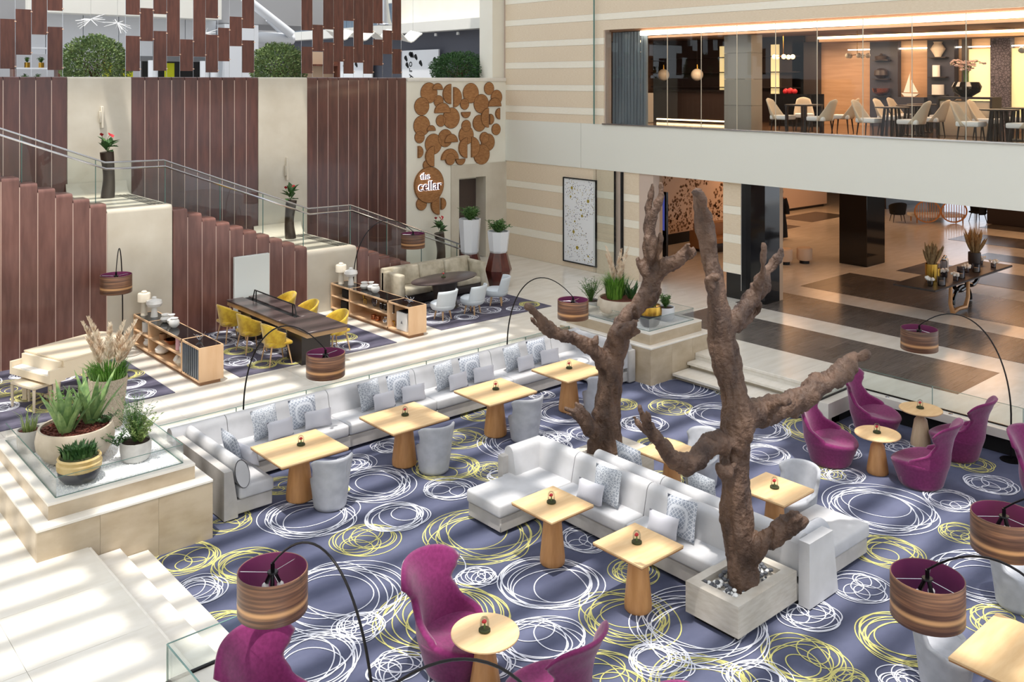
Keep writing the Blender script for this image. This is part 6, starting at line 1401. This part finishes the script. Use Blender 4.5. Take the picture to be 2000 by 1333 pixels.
t = thing('lobby_pier', 'black glossy pier faced with a striped tan panel at the lobby opening', 'pier', (0,0,0)); part('core', MB().box(20.1,20.75,13.35,14.5,0,3.4), 'black_gloss', t)
for z0, z1, k in lo[1:]: part('face_band', MB().box(19.9,20.1,13.92,14.46,max(z0,.28)+.002,z1-.002), 'tan_band' if k == 't' else 'cream_band', t)
part('face_edge', MB().box(19.9,20.1,13.90,13.92,.28,3.02), 'steel', t); part('bronze_edge', MB().box(20.76,20.92,13.36,14.4,.0,3.4), 'lobby_wall', t)
solo('lobby_column', MB().rbox(26.4,27.5,14.0,14.9,0,3.5,.01,1), 'black_gloss', 'square black glossy column standing in the lobby', 'column')
t = thing('reception_desk', 'long pale reception desk at the back of the lobby', 'desk', (34.5,22.6,0), -.05); part('front', MB().box(-3.5,3.5,-.4,.4,.12,1.15), 'perf_panel', t); part('plinth', MB().box(-3.4,3.4,-.3,.3,0,.12), 'rest_dark', t); part('top', MB().box(-3.55,3.55,-.45,.45,1.15,1.2), 'limestone_top', t)
# a person in black seen behind the pier
def person():
    me = bpy.data.meshes.new('person'); J = [(0,0,.95),(0,0,1.15),(0,.0,1.38),(0,.01,1.5),(0,.02,1.58),(0,.03,1.68),(.18,0,1.42),(.24,.02,1.15),(.25,.08,.92),(-.18,0,1.42),(-.24,.02,1.15),(-.25,.08,.92),(.1,0,.9),(.11,.02,.5),(.11,0,.08),(.11,.14,.04),(-.1,0,.9),(-.11,-.02,.5),(-.11,-.04,.08),(-.11,.1,.04)]
    Rr = [.15,.15,.16,.06,.06,.1,.08,.055,.04,.08,.055,.04,.11,.09,.06,.045,.11,.09,.06,.045]
    E_ = [(0,1),(1,2),(2,3),(3,4),(4,5),(2,6),(6,7),(7,8),(2,9),(9,10),(10,11),(0,12),(12,13),(13,14),(14,15),(0,16),(16,17),(17,18),(18,19)]
    me.from_pydata(J, E_, []); o = bpy.data.objects.new('person', me); COL.objects.link(o); m_ = o.modifiers.new('k','SKIN')
    for i, sv in enumerate(me.skin_vertices[0].data): sv.radius = (Rr[i],Rr[i]); sv.use_root = i == 0
    o.modifiers.new('s','SUBSURF').levels = 2; dg = bpy.context.evaluated_depsgraph_get(); dg.update(); nm = bpy.data.meshes.new_from_object(o.evaluated_get(dg)); o.modifiers.clear(); o.data = nm; nm.materials.clear(); nm.materials.append(MATS['skin'])
    nm.polygons.foreach_set('use_smooth',[True]*len(nm.polygons))
    tag(o, 'person in a long black robe walking in the lobby behind the black pier', 'person'); o.location = (28.8,18.55,0); o.rotation_euler = (0,0,2.2)
    part('robe', MB().lathe([(.30,.08),(.27,.5),(.22,.9),(.2,1.15),(.235,1.4),(.12,1.5),(.09,1.53)], 20, (0,0,0), 1., .8), 'cloth_black', o); part('head_scarf', MB().ball((0,.0,1.67), .145, 12, 8, 1.15), 'cloth_black', o)
    for s in (-1,1): part('sleeve', MB().tube([(s*.17,0,1.43),(s*.26,.02,1.15),(s*.27,.08,.9)], [.1,.085,.09], 10), 'cloth_black', o)
person()
for i, (x, y) in enumerate([(25.0,15.9),(25.6,15.6)]): t = thing('lobby_stool', ['small round pale stool beside the black pier, left','small round pale stool beside the black pier, right'][i], 'stool', (x,y,0)); part('seat', MB().lathe([(.2,.1),(.23,.14),(.23,.45),(.2,.48),(.001,.49)], 18), 'perf_panel', t); part('base', MB().lathe([(.15,0),(.15,.1)], 14), 'dark_metal', t)
# lobby display table
t = thing('display_table', 'dark plank display table on curved legs in the lobby', 'table', (23.4,10.1,0)); part('table_top', MB().rbox(-2.2,2.2,-.5,.5,.78,.83,.01,1), 'dark_wood_base', t)
def curved_leg(m, x, y, r, a0, a1, z, w=.05, n=14): return m.tube([(x+r*math.cos(lerp(a0,a1,i/n)), y, z+r*.8*math.sin(lerp(a0,a1,i/n))) for i in range(n+1)], w, 8)
part('bronze_leg', MB().tube([(-.95,-.3,.78),(-.97,-.3,.3),(-.85,-.3,.08),(-.5,-.28,.1),(-.1,-.28,.08),(.05,-.28,.3),(.05,-.28,.78)], [.04,.05,.06,.05,.06,.05,.04], 8), 'bronze_leg', t)
part('curved_leg', curved_leg(MB(), .55, .1, .5, PI*1.05, PI*2, .72), 'black_gloss', t); part('curved_leg', curved_leg(MB(), .6, .1, .5, 0, PI, .02), 'black_gloss', t); part('curved_leg', curved_leg(MB(), 1.2, .1, .45, PI, PI*2, .72), 'black_gloss', t)
TZ = .83
for lab, x, y, h, r, n_, L_ in [('gold vase of dried heather, left on the display table',22.1,10.1,.42,.14,46,.5),('dark vase of dried heather, right on the display table',24.5,10.1,.4,.15,56,.6)]:
    t = thing('heather_vase', lab, 'vase', (x,y,TZ)); part('vase', MB().lathe([(r*.85,0),(r,h*.5),(r,h),(r*.9,h),(r*.9,h*.5),(.001,h*.5)], 20), 'gold' if n_ == 46 else 'rest_dark', t); rnd = random.Random(n_); m = MB()
    for i in range(n_):
        a = rnd.uniform(0,6.28); q = rnd.uniform(0,.34); p0 = Vector((.05*math.cos(a),.05*math.sin(a),h*.8)); p1 = Vector((q*math.cos(a),q*math.sin(a),h+L_*rnd.uniform(.55,1))); m.tube([p0,p0.lerp(p1,.5),p0.lerp(p1,.8),p1], [.008,.03,.026,.004], 5)
    part('heather', m, 'dried_heather', t, kind='stuff')
t = thing('gold_cup', 'second smaller gold cylinder beside the gold heather vase', 'vase', (22.45,10.15,TZ)); part('cup', MB().lathe([(.1,0),(.1,.26),(.09,.26),(.09,.02),(.001,.02)], 18), 'gold', t); part('sprigs', MB().tube([(0,0,.2),(.02,0,.36)], [.03,.05], 6).tube([(0,.02,.2),(-.03,.03,.4)], [.03,.04], 6), 'dried_heather', t)
for i, (x, y, k) in enumerate([(21.6,9.9,'f'),(21.85,9.75,'g'),(22.6,9.75,'f'),(22.8,10.1,'f'),(23.2,10.3,'c'),(23.35,9.95,'g'),(23.5,10.4,'c'),(23.8,10.0,'f'),(24.0,9.85,'g'),(24.9,9.8,'f'),(25.1,10.2,'f'),(23.0,9.8,'g')]):
    side = ['first','second','third','fourth','fifth','sixth','seventh','eighth','ninth','tenth','eleventh','twelfth'][i]
    if k == 'f':
        t = thing('flower_glass', f'small glass of white blossoms, {side} piece from the left on the display table', 'flowers', (x,y,TZ)); part('glass', MB().lathe([(.06,0),(.065,.11),(.055,.11),(.055,.01)], 14), 'glass_smoke', t); m = MB(); rnd = random.Random(i)
        for q in range(12): m.ball((rnd.uniform(-.09,.09),rnd.uniform(-.09,.09),.13+rnd.uniform(0,.06)), .036, 6, 4)
        part('blossoms', m, 'ceramic_white', t)
    elif k == 'g':
        t = thing('candle_glass', f'glass candle holder, {side} piece from the left on the display table', 'candle holder', (x,y,TZ)); part('glass', MB().lathe([(.09,0),(.09,.2),(.08,.2),(.08,.02)], 16), 'glass_smoke', t); part('candle', MB().lathe([(.06,.01),(.06,.11),(.001,.115)], 14), 'candle', t)
    else:
        t = thing('lidded_jar', f'pale glass jar, {side} piece from the left on the display table', 'jar', (x,y,TZ)); part('jar', MB().lathe([(.08,0),(.085,.3),(.05,.34)], 16), 'ceramic_white' if i == 6 else 'glass_smoke', t); part('lid', MB().ball((0,0,.36), .05, 10, 6), 'steel', t)
# far lobby seating
t = thing('rattan_sofa', 'rattan sofa with a round open back at the far end of the lobby', 'sofa', (37.0,16.7,0), -.72); part('seat', MB().rbox(-1.0,1.0,-.3,.45,.2,.33,.04,2), 'paper_white', t)
for k in range(2):
    xc = -.52+k*1.04; part('back_hoop', MB().tube([(xc+.5*math.cos(a),-.35,.46+.42*math.sin(a)) for a in [2*PI*i/24 for i in range(24)]], .03, 6, closed=True), 'rattan', t)
    for i in range(9): xx = xc-.4+i*.1; hh = .84*math.sqrt(max(.01,.25-(xx-xc)**2)); part('spindle', MB().cyl((xx,-.35,.46-hh),(xx,-.35,.46+hh),.014,None,5), 'rattan', t)
for sx_ in (-.9,.9):
    for sy_ in (-.28,.28): part('leg', MB().cyl((sx_,sy_,.22),(sx_,sy_,0),.025,None,6), 'rattan', t)
o = copy_tree(wing_black := bucket_chair('lobby_armchair', 'black lobby armchair left of the rattan sofa', None, 'cloth_black', 'walnut_leg', .8, .42, .33, .6)); o.location = (38.2,15.6,0); o.rotation_euler = (0,0,1.); o['label'] = 'black low armchair in front of the rattan sofa'; wing_black.location = (35.8,17.7,0); wing_black.rotation_euler = (0,0,-.8)
solo('dark_cabinet', MB().rbox(38.0,40.5,13.6,15.2,0,1.1,.02,1), 'rest_dark', 'dark cabinet at the far right of the lobby', 'cabinet'); solo('shop_shelves', MB().box(39,43,19.8,20.1,0,2.6).box(39,43,19.3,19.8,.5,.56).box(39,43,19.3,19.8,1.1,1.16).box(39,43,19.3,19.8,1.7,1.76), 'rest_dark', 'dark display shelves at the back of the lobby', 'shelves')
mg = glass('window_2_glass', (.97,.98,1.0), .6); w2 = struct('window_2', None, None, 'bright lobby entrance window'); part('pane', MB().box(44.05,44.08,16.6,18.1,0,3.6), 'window_2_glass', w2); part('pane', MB().box(44.05,44.08,18.12,19.6,0,3.6), 'window_2_glass', w2); part('mullion', MB().box(44,44.12,18.08,18.14,0,3.6), 'steel', w2)
